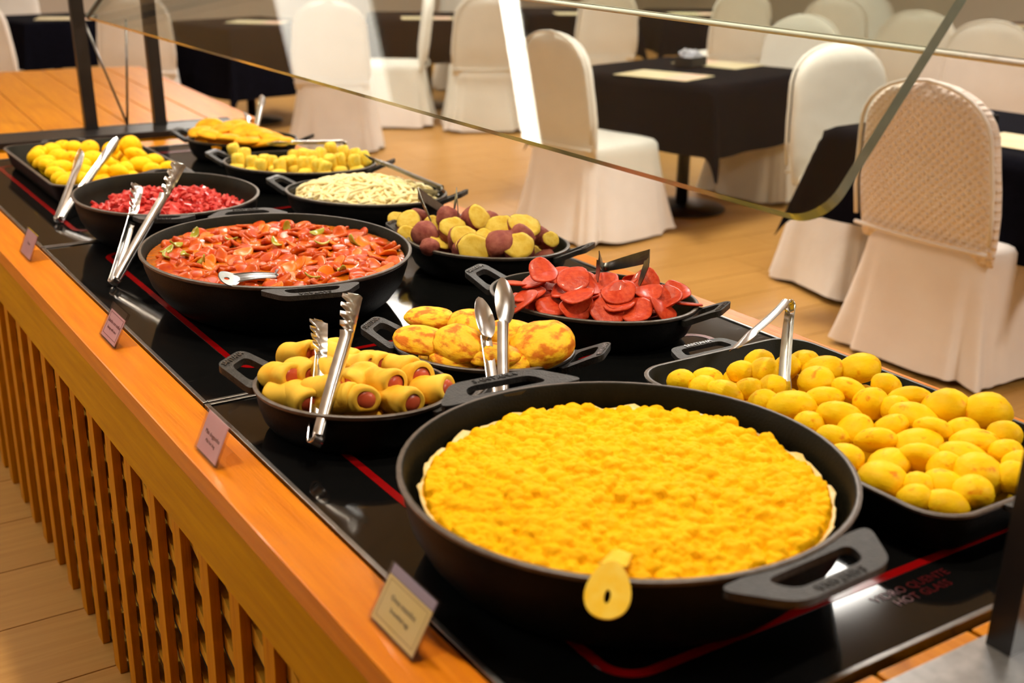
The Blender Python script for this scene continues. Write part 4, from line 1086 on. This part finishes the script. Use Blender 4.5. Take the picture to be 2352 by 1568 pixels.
def tongs(key, style, label, m, flip=1, twist=42):
    H, hl, hr = [Vector(p) for p in TONGS[key]]
    mid = (hl + hr) / 2; op = (hl - hr).length
    Y = (mid - H); L = Y.length; Y.normalize()
    X = (hr - hl); X = (X - Y * X.dot(Y)).normalized(); Z = X.cross(Y)
    if flip < 0: X, Z = -X, -Z
    tw = R(twist); X, Z = X * math.cos(tw) + Z * math.sin(tw), Z * math.cos(tw) - X * math.sin(tw)
    op /= max(math.cos(tw), .5)
    t = empty('serving_tongs', (0, 0, 0), 0, label, 'tongs')
    t.matrix_world = Matrix((( X.x, Y.x, Z.x, H.x), (X.y, Y.y, Z.y, H.y), (X.z, Y.z, Z.z, H.z), (0, 0, 0, 1)))
    for sg in (-1, 1):
        V, F = strip_sheet(arm_rows(sg, L, op, style), .0013)
        me = fix_normals(mesh('arm', V, F, m)); smooth_by_angle(me, 40); obj('arm', me, t)
    rows = []
    for i in range(13):
        a = PI * i / 12
        x, y = .0085 * math.cos(a), -.013 * math.sin(a) + .004
        rows.append([(x, y, zz) for zz in (-.0095, -.005, 0, .005, .0095)])
    V, F = strip_sheet(rows, .0016)
    obj('hinge', fix_normals(mesh('hinge', V, F, m)), t)
    V, F = tube([(-.009, .012, 0), (.009, .012, 0)], .0022, 8); obj('pin', mesh('pin', V, F, m), t)
    return t
tongs('dog', 'comb', 'steel tongs with toothed heads leaning on the sausage roll pan', M['steel'])
tongs('tap', 'spoon', 'steel tongs with flat spoon heads leaning on the golden pastries', M['steel'], -1)
tongs('bacon', 'comb', 'long steel tongs leaning on the bacon pan', M['steel'], 1, 30)
tongs('trayB', 'plain', 'steel tongs leaning on the far roasting pan of cheese breads', M['steel'], 1, 26)
tongs('trayA', 'plain', 'slim steel tongs standing head down in the near cheese breads', M['steel'])
def bent_tongs(H, el, tl, er, tr, label, m):
    """open tongs resting on the far rim, their heads bent down into the food"""
    H, el, tl, er, tr = map(Vector, (H, el, tl, er, tr))
    t = empty('serving_tongs', H, 0, label, 'tongs')
    axis = (er - el).normalized()
    for e_, tip, s_ in ((el, tl, -1), (er, tr, 1)):
        h0 = H + axis * .006 * s_
        path = [h0, h0.lerp(e_, .35), h0.lerp(e_, .7), e_, e_.lerp(tip, .25), e_.lerp(tip, .6), tip]
        rows = []
        for i, p in enumerate(path):
            d = (path[min(i + 1, 6)] - path[max(i - 1, 0)]).normalized()
            wdir = d.cross(axis).normalized(); hw = (.009, .011, .012, .013, .014, .012, .006)[i]
            rows.append([p - H + wdir * hw * k for k in (-1, -.5, 0, .5, 1)])
        V, F = strip_sheet(rows, .0015); obj('arm', fix_normals(mesh('arm', V, F, m, False)), t)
    d = (H - (el + er) / 2).normalized(); up = axis.cross(d).normalized(); rows = []
    for i in range(9):
        a_ = PI * i / 8
        c = axis * .0065 * math.cos(a_) + d * .011 * math.sin(a_)
        rows.append([c + up * k for k in (-.009, 0, .009)])
    V, F = strip_sheet(rows, .0016); obj('hinge', fix_normals(mesh('hinge', V, F, m)), t)
bent_tongs((1.407, 1.814, .818), (1.289, 1.683, .883), (1.300, 1.702, .828), (1.377, 1.645, .883), (1.366, 1.658, .825), 'dark steel tongs lying on the red sausage slices', M['steel_dark'])
bent_tongs((1.374, 2.373, .818), (1.249, 2.303, .893), (1.254, 2.254, .838), (1.324, 2.261, .893), (1.313, 2.234, .843), 'dark steel tongs lying on the sweet potatoes', M['steel_dark'])
tongs('palm', 'comb', 'dark steel tongs lying on the pale noodles', M['steel_dark'], -1)
tongs('mini', 'spoon', 'steel tongs with round heads on the small yellow rolls', M['steel'])
tongs('far', 'plain', 'steel tongs sticking up from the orange crepes', M['steel'])

# ------------------------------------------------------------------ serving spoons
def spoon(P0, P1, label, w0, bowl, drop, tail, roll=0, m=None):
    m = m or M['steel']
    """handle end at P0, bowl end at P1; one bent steel strip with a slot, bowl under the food"""
    P0, P1 = Vector(P0), Vector(P1)
    Y = (P1 - P0); L = Y.length; Y.normalize(); Z = Vector((0, 0, 1)); Z = (Z - Y * Z.dot(Y)).normalized(); X = Y.cross(Z)
    q = R(roll); X, Z = X * math.cos(q) - Z * math.sin(q), Z * math.cos(q) + X * math.sin(q)
    t = empty('serving_spoon', (0, 0, 0), 0, label, 'spoon')
    t.matrix_world = Matrix(((X.x, Y.x, Z.x, P0.x), (X.y, Y.y, Z.y, P0.y), (X.z, Y.z, Z.z, P0.z), (0, 0, 0, 1)))
    # handle end: oval plate with a slot
    outer, inner = [], []
    for k in range(28):
        q = 2 * PI * k / 28
        outer.append((.022 + .024 * math.cos(q), w0 * (1 - .25 * math.cos(q)) * math.sin(q))); inner.append((.014 + .0065 * math.cos(q), .0032 * math.sin(q)))
    me = plate_ring('handle_end', [(u, -w_) for u, w_ in outer], [(u, -w_) for u, w_ in inner], lambda u: tail * (u - .02), .0022, m)
    he = obj('handle_end', me, t, (0, 0, 0), (0, 0, PI / 2))
    rows = []
    for i in range(15):
        s_ = i / 14; y = .030 + (L - .03) * s_; hw = w0 * .62 * (1 - .35 * s_)
        rows.append([(x, y, tail * .02 + .004 * math.sin(s_ * PI) - .0012 - .0015 * (1 - (x / hw) ** 2)) for x in (-hw, -hw * .5, 0, hw * .5, hw)])
    V, F = strip_sheet(rows, .002); obj('handle', fix_normals(mesh('handle', V, F, m)), t)
    rows = []
    for i in range(13):
        a = PI * i / 12; y = L + bowl * (1 - math.cos(a)); hw = max(bowl * .72 * math.sin(a), .004)
        rows.append([(x * hw, y, -drop * math.sin(a) * (1 - x * x) * .5 - drop * .6 * (i / 12)) for x in (-1, -.6, 0, .6, 1)])
    V, F = strip_sheet(rows, .002); obj('bowl', fix_normals(mesh('bowl', V, F, m)), t)
spoon(SPOON_STEW[0], SPOON_STEW[1], 'steel ladle resting on the near rim of the stew pan', .017, .035, .04, .0, 38, M['steel_dark'])
def egg_spoon():
    t = empty('serving_spoon', (.625, .786, CT + .1), 0, 'yellow egg smeared serving spoon with slotted end over the pan rim', 'spoon')
    o = Vector(t.location)
    d = Vector((.72, .69, 0)).normalized(); side = Vector((-d.y, d.x, 0))
    A = Vector((.655, .815, CT + .124)); B = Vector((.6225, .783, CT + .094)); ax = (A - B).normalized(); nrm = side.cross(ax).normalized()
    L = (A - B).length
    outer, inner = [], []
    for k in range(32):
        q = 2 * PI * k / 32; u = L / 2 + (L / 2 + .004) * math.cos(q); wd = .0225 * (1 - .22 * math.cos(q)) * math.sin(q)
        outer.append((u, wd)); inner.append((L * .36 + .0075 * math.cos(q), .0032 * math.sin(q)))
    me = plate_ring('handle_end', outer, inner, lambda u: 0, .0022, M['yolk_plastic'])
    e = obj('handle_end', me, t); e.matrix_local = Matrix(((ax.x, side.x, nrm.x, B.x - o.x), (ax.y, side.y, nrm.y, B.y - o.y), (ax.z, side.z, nrm.z, B.z - o.z), (0, 0, 0, 1)))
    rows = []
    for i in range(12):
        s_ = i / 11; p = A + d * .10 * s_ + Vector((0, 0, -.034 * s_ ** .8)); hw = .0145 * (1 - .3 * s_)
        rows.append([p - o + side * hw * k for k in (-1, -.5, 0, .5, 1)])
    V, F = strip_sheet(rows, .002); obj('handle', fix_normals(mesh('handle', V, F, M['yolk_plastic'])), t)
egg_spoon()

# ------------------------------------------------------------------ dish cards in acrylic stands
def card(x, y0, y1, paper, ink, l1, l2, label, hgt, lean, strip, frame=None):
    t = empty('dish_card', (x, (y0 + y1) / 2, CT), 0, label, 'card')
    W = abs(y1 - y0) / 2
    # local frame of the leaning face: s along -y (reading direction), u up the face
    up = Vector((math.sin(lean), 0, math.cos(lean))); nrm = Vector((-math.cos(lean), 0, math.sin(lean)))
    def P(s_, u, d): return Vector((0, -s_, .0025)) + up * u + nrm * d
    def slab(name, s0, s1, u0, u1, d0, d1, m):
        V = [P(s_, u, d) for d in (d0, d1) for s_, u in ((s0, u0), (s1, u0), (s1, u1), (s0, u1))]
        F = [(0, 3, 2, 1), (4, 5, 6, 7)] + [(k, (k + 1) % 4, 4 + (k + 1) % 4, 4 + k) for k in range(4)]
        return obj(name, fix_normals(mesh(name, V, F, m, False)), t)
    slab('face', -W, W, 0, hgt, -.0011, .0011, M['acrylic'])
    slab('face', -W, W, 0, hgt, .0026, .0040, M['acrylic'])
    slab('edge', -W, -W + .002, 0, hgt, -.0011, .0042, M['acrylic']); slab('edge', W - .002, W, 0, hgt, -.0011, .0042, M['acrylic'])
    slab('printed_card', -W + .003, W - .003, .002, hgt * (.80 if strip else .96), .0013, .0018, paper)
    if strip: slab('strip', -W + .003, W - .003, hgt * .81, hgt * .97, .0013, .0018, strip)
    if frame:
        a, b, c_, d = -W + .009, W - .009, .008, hgt * (.74 if strip else .88)
        for bx in ((a, b, c_, c_ + .0008), (a, b, d, d + .0008), (a, a + .0008, c_, d), (b - .0008, b, c_, d)):
            slab('border', *bx, .0019, .0021, frame)
    obj('foot', box_me('foot', 0, .040, -W, W, 0, .0022, M['acrylic'], .0004), t)
    rotm = Matrix((( 0, up.x, nrm.x), (-1, up.y, nrm.y), (0, up.z, nrm.z)))
    for txt, size, u in ((l1, .0092, hgt * .52), (l2, .0070, hgt * .34)):
        if not txt: continue
        me = text_me(txt, size, .0001, ink)
        o = obj('lettering', me, t); o.matrix_local = Matrix.Translation(P(0, u, .0021)) @ rotm.to_4x4()
    return t
card(.493, 1.033, .932, M['card_yellow'], M['ink_grey'], 'Ovos mexidos', 'Scrambled egg', 'yellow scrambled egg card in an acrylic stand on the wooden rail', .068, .50, M['blue_strip'], M['gold_line'])
card(.480, 1.570, 1.486, M['acrylic_pink'], M['ink_red'], 'Mini dogguinho', 'Mini hot dog', 'pink card for the sausage rolls in an acrylic stand', .062, .42, None, None)
card(.497, 2.152, 2.058, M['acrylic_pink'], M['ink_red'], 'Salsicha com molho', 'Sausage with sauce', 'pink sausage stew card in an acrylic stand with clear top', .066, .50, M['acrylic'], M['ink_red'])
card(.497, 2.838, 2.738, M['acrylic_pink'], M['ink_red'], 'Bacon', '', 'farthest pink card in an acrylic stand on the wooden rail', .060, .40, None, None)

# ------------------------------------------------------------------ dining tables
def cloth_me(half, drop, seed, m):
    L = half + drop; n = 52
    g_ = np.linspace(-L, L, n); V, F = [], []
    for i in range(n):
        for j in range(n):
            u, v = g_[i], g_[j]
            au, av = max(abs(u) - half, 0), max(abs(v) - half, 0)
            x, y_ = max(-half, min(half, u)), max(-half, min(half, v))
            r = math.hypot(au, av)
            if r == 0:
                V.append((x, y_, 0)); continue
            ed = min(r / .02, 1.0)
            sx, sy = (1 if u > 0 else -1), (1 if v > 0 else -1)
            fl = .012 * ed + .05 * r / drop * .8
            if au > 0 and av > 0:
                ph = math.atan2(av, au); r = min(r, drop * 1.28); k = .075 * math.sin(2 * ph) * (r / drop)
                x += sx * (fl * math.cos(ph) + k * .8); y_ += sy * (fl * math.sin(ph) + k * .8)
            elif au > 0:
                x += sx * (fl + .010 * (r / drop) * math.sin(v * 17 + seed))
            else:
                y_ += sy * (fl + .010 * (r / drop) * math.sin(u * 15 + seed * 2))
            V.append((x, y_, -r * .985))
    for i in range(n - 1):
        for j in range(n - 1):
            F.append((i * n + j, (i + 1) * n + j, (i + 1) * n + j + 1, i * n + j + 1))
    return mesh('tablecloth', V, F, m)
cl_black = cloth_me(.50, .345, 1.0, M['black_cloth']); cl_mar = cloth_me(.50, .345, 2.0, M['maroon_cloth'])
top_me = box_me('tabletop', -.488, .488, -.488, .488, .715, .745, M['wood_apron'], .004)
V, F = tube([(0, 0, .03), (0, 0, .715)], .035, 16); ped_me = mesh('pedestal', V, F, M['post'])
V, F = [], []
for k in range(40):
    q = 2 * PI * k / 40
    for rr_, zz in ((.235, 0), (.24, .008), (.23, .018), (.08, .034), (.03, .036)): V.append((rr_ * math.cos(q), rr_ * math.sin(q), zz))
for k in range(40):
    for j in range(4): F.append((k * 5 + j, ((k + 1) % 40) * 5 + j, ((k + 1) % 40) * 5 + j + 1, k * 5 + j + 1))
F.append(tuple(k * 5 for k in range(40))[::-1]); F.append(tuple(k * 5 + 4 for k in range(40)))
base_me = fix_normals(mesh('base', V, F, M['post']))
def table(x, y_, rot, sc, lab, clab, cl=cl_black, zs=1.0):
    t = empty('dining_table', (x, y_, 0), R(rot), lab, 'table', 'dining tables')
    obj('tabletop', top_me, t, scale=(sc, sc, 1)); obj('pedestal', ped_me, t); obj('base', base_me, t)
    o = obj('tablecloth', cl, None, (x, y_, .7555), (0, 0, R(rot)), (sc, sc, zs)); tag(o, clab, 'tablecloth', 'tablecloths')
TABLES = [
    (4.31, 4.90, 14, 1.0, 'square pedestal table behind the glass, between the white chairs', 'black cloth on the table in the middle behind the glass'),
    (4.02, 2.70, 3, .98, 'square table in front of the quilted chair', 'black cloth on the table at the quilted chair'),
    (6.55, 9.05, -26, .93, 'square table behind the middle table', 'black cloth on the table beyond the middle table'),
    (7.62, 8.50, -26, .93, 'square table right of the table beyond the middle one', 'black cloth on the far table between two white chair backs'),
    (5.02, 9.05, -26, .98, 'square table behind the chairs left of the bright streak', 'black cloth on the table left of the middle chairs'),
    (3.40, 8.98, 14, .90, 'square table beyond the sideboard, seen through the glass', 'black cloth on the table just right of the far posts', cl_black, 1.5),
    (2.2, 10.0, 14, .85, 'small square table at the far left', 'black cloth on the small table at the far left'),
    (7.55, 5.5, -24, .9, 'square table at the upper right behind white chairs', 'black cloth on the table at the upper right'),
]
for a in TABLES: table(*a)
table(9.15, 6.0, -20, .9, 'square table with maroon cloth at the top right', 'maroon cloth on the table at the top right', cl_mar)
# place mats and small things on the tables
mat_me = box_me('mat', -.21, .21, -.15, .15, 0, .002, M['paper']); prn_me = box_me('print', .06, .19, -.13, .13, .0021, .0026, M['paper_pink'])
def placemat(x, y_, rz, lab, z=.7575):
    t = empty('placemat', (x, y_, z), R(rz), lab, 'placemat', 'paper placemats')
    obj('mat', mat_me, t); obj('print', prn_me, t)
placemat(4.00, 4.74, -70, 'cream paper placemat on the near left of the middle table')
placemat(4.62, 5.02, 105, 'cream paper placemat on the right of the middle table')
placemat(3.83, 2.50, -85, 'cream paper placemat on the table at the quilted chair')
placemat(6.35, 8.72, -26, 'cream paper placemat on the table beyond the middle table')
placemat(7.3, 8.3, -26, 'cream paper placemat on the far table between two white chair backs')
placemat(4.85, 8.75, -26, 'cream paper placemat on the table left of the middle chairs')
placemat(3.45, 8.88, -40, 'cream paper placemat on the table just right of the far posts')
placemat(2.25, 9.8, -20, 'cream paper placemat on the small table at the far left')
placemat(8.85, 6.1, -20, 'cream paper placemat on the maroon cloth')
def caddy(x, y_, rz, lab, z=.758):
    t = empty('sachet_box', (x, y_, z), R(rz), lab, 'sachet box')
    for a in ((-.075, .075, -.055, -.049), (-.075, .075, .049, .055), (-.075, -.069, -.048, .048), (.069, .075, -.048, .048)):
        obj('side', box_me('side', *a, 0, .05, M['rubber'], .001), t)
    obj('bottom', box_me('bottom', -.069, .069, -.048, .048, 0, .004, M['rubber']), t)
    g_ = random.Random(2)
    sm = box_me('sachet', -.022, .022, -.002, .002, -.03, .03, M['napkin'], .0008)
    for i in range(14):
        o = obj('sachet', sm, None, (0, 0, 0)); o.parent = t
        o.location = (g_.uniform(-.04, .04), g_.uniform(-.035, .035), .045 + g_.uniform(0, .012)); o.rotation_euler = (g_.gauss(0, .35), g_.gauss(0, .4), g_.uniform(0, 3))
caddy(4.42, 5.02, 14, 'black box of white sachets on the middle table')
caddy(3.95, 2.85, 3, 'black box of white sachets on the table at the quilted chair')

# ------------------------------------------------------------------ covered chairs
def skirt_me(seed, m, w=.245, d=.25, fl=.07):
    V, F = [], []
    n = 96; rows = [0.022, .06, .12, .2, .28, .36, .42, .455, .472, .478]
    rg = random.Random(seed); ph = [rg.uniform(0, 6.28) for _ in range(4)]
    def pt(q, z, sh=0):
        k = 1 - min(z / .47, 1)
        c, s_ = math.cos(q), math.sin(q); e = .38
        f_ = fl * k ** 1.2
        fold = 1 + (k ** 1.5) * (.048 * math.sin(8 * q + ph[0]) + .034 * math.sin(13 * q + ph[1]) + .018 * math.sin(23 * q + ph[2]))
        x = (w + f_ - sh) * fold * math.copysign(abs(c) ** e, c); y_ = (d + f_ - sh) * fold * math.copysign(abs(s_) ** e, s_)
        return x, y_
    for i_, z in enumerate(rows):
        sh = 0 if z < .46 else (.012 if z < .475 else .035)
        for k in range(n):
            q = 2 * PI * (k + .5) / n; x, y_ = pt(q, z, sh)
            V.append((x, y_, z + (.008 * math.sin(5 * q + ph[3]) if i_ == 0 else 0)))
    for j in range(len(rows) - 1):
        for k in range(n):
            k2 = (k + 1) % n
            F.append((j * n + k, j * n + k2, (j + 1) * n + k2, (j + 1) * n + k))
    V.append((0, 0, .485)); c0 = len(V) - 1; o_ = (len(rows) - 1) * n
    F += [(c0, o_ + k, o_ + (k + 1) % n) for k in range(n)]
    return mesh('skirt', V, F, m)
def back_me(m, w=.245):
    V, F = [], []
    n = 48; zs = [.42, .46, .52, .6, .68, .75, .8, .85, .89, .925, .953, .975, .99, 1.0]
    for z in zs:
        if z < .78: hx = w * (1 + .06 * math.sin((z - .4) / .38 * PI))
        else: hx = w * max(1 - ((z - .78) / .222) ** 2.6, .0) ** .5
        hx = max(hx, .02)
        th = .045 if z < .95 else .045 * max((1.004 - z) / .054, .05) ** .5
        th *= min(1.0, .35 + max(z - .42, 0) * 4.5)
        yc = -.225 - .12 * (z - .45)
        for k in range(n):
            q = 2 * PI * k / n; c, s_ = math.cos(q), math.sin(q)
            V.append((hx * math.copysign(abs(c) ** .75, c), yc + th * math.copysign(abs(s_) ** .7, s_), z))
    for j in range(len(zs) - 1):
        for k in range(n):
            F.append((j * n + k, j * n + (k + 1) % n, (j + 1) * n + (k + 1) % n, (j + 1) * n + k))
    o_ = (len(zs) - 1) * n
    F.append(tuple(range(n))[::-1]); F.append(tuple(o_ + k for k in range(n)))
    return mesh('back_cover', V, F, m)
def piping_me(m, w=.245):
    path = []
    zs = [.50, .6, .68, .75, .8, .85, .89, .925, .953, .975, .99, .997]
    def hx(z): return w * (1 + .06 * math.sin((z - .4) / .38 * PI)) if z < .78 else w * max(1 - ((z - .78) / .222) ** 2.6, 0) ** .5
    L = [(hx(z) * .985, -.225 - .12 * (z - .45) - .034, z) for z in zs]
    path = [(-x, y_, z) for x, y_, z in L] + [(0, -.225 - .12 * .55 - .02, 1.002)] + L[::-1]
    v, f = tube(path, .007, 6); return mesh('piping', v, f, m)
band_me = None
def seam_me(m, w=.25):
    v, f = tube([(-w, -.268, .47), (-w * .5, -.279, .468), (0, -.281, .467), (w * .5, -.279, .468), (w, -.268, .47)], .008, 6); return mesh('seam', v, f, m)
SK = {k: [skirt_me(s_, M[k]) for s_ in (1, 2, 3)] for k in ('white_cloth', 'cloth_warm')}
BK = {'white_cloth': back_me(M['white_cloth']), 'cloth_warm': back_me(M['cloth_warm']), 'quilt': back_me(M['quilt'])}
PIP = piping_me(M['white_cloth']); SEAM = {k: seam_me(M[k]) for k in ('white_cloth', 'cloth_warm')}
V, F = tube([(0, 0, 0), (0, 0, .30)], .012, 10); LEG = mesh('leg', V, F, M['post'])
def chair(x, y_, rot, lab, kind='white_cloth', sc=1.0, seed=0, sx=1.0):
    t = empty('covered_chair', (x, y_, 0), R(rot), lab, 'chair', 'white covered banquet chairs'); t.scale = (sc * sx, sc, sc)
    sk = 'cloth_warm' if kind == 'quilt' else kind
    obj('skirt', SK[sk][seed % 3], t); obj('back_cover', BK[kind], t); obj('piping', PIP, t); obj('seam', SEAM[sk], t)
    for px_, py_ in ((-.19, -.19), (.19, -.19), (.19, .19), (-.19, .19)): obj('leg', LEG, t, (px_, py_, 0))
chair(3.60, 2.56, -91, 'quilted blush covered chair in the right foreground, its back to the buffet', 'quilt', 1.0, 0, 1.12)
chair(4.02, 3.34, 174, 'white covered chair facing the quilted chair\'s table, behind its corner', 'white_cloth', 1.0, 1, 1.05)
chair(3.58, 4.74, -84, 'cream covered chair at the left side of the middle table', 'white_cloth', 1.0, 2, 1.0)
chair(5.02, 4.98, 104, 'white covered chair at the right side of the middle table', 'white_cloth', 1.0, 0)
chair(4.83, 7.85, -26, 'cream covered chair seen through the glass left of the bright streak', 'white_cloth', 1.0, 1)
chair(3.50, 7.62, -30, 'white covered chair beyond the sideboard corner', 'white_cloth', 1.0, 2)
chair(6.20, 8.20, -26, 'white chair back just above the left of the middle table', 'white_cloth', 1.0, 0)
chair(7.22, 7.72, -26, 'white chair back just above the right of the middle table', 'white_cloth', 1.0, 1)
chair(7.95, 7.0, -40, 'white covered chair behind the chair right of the middle table', 'white_cloth', 1.0, 2)
chair(6.55, 5.2, -58, 'white covered chair behind the tilted glass edge at the upper right', 'white_cloth', 1.0, 0)
chair(7.3, 6.65, -45, 'white covered chair partly hidden behind the one at the glass edge', 'white_cloth', 1.0, 1)
chair(6.28, 4.42, -66, 'white covered chair cut by the right edge of the picture', 'white_cloth', 1.0, 2)
chair(8.6, 5.1, -70, 'white covered chair in the top right corner', 'white_cloth', 1.0, 0)
chair(4.32, 8.35, 60, 'white chair between the two tables left of the middle', 'white_cloth', 1.0, 1)
chair(2.50, 8.75, -20, 'white covered chair behind the far black posts', 'white_cloth', 1.0, 2)
chair(1.55, 8.75, -40, 'white covered chair at the far left edge', 'white_cloth', 1.0, 0)
chair(2.1, 11.0, 175, 'white covered chair behind the small far left table', 'white_cloth', 1.0, 1)
chair(5.95, 10.0, -26, 'white covered chair at the top behind the glass streak', 'white_cloth', 1.0, 2)
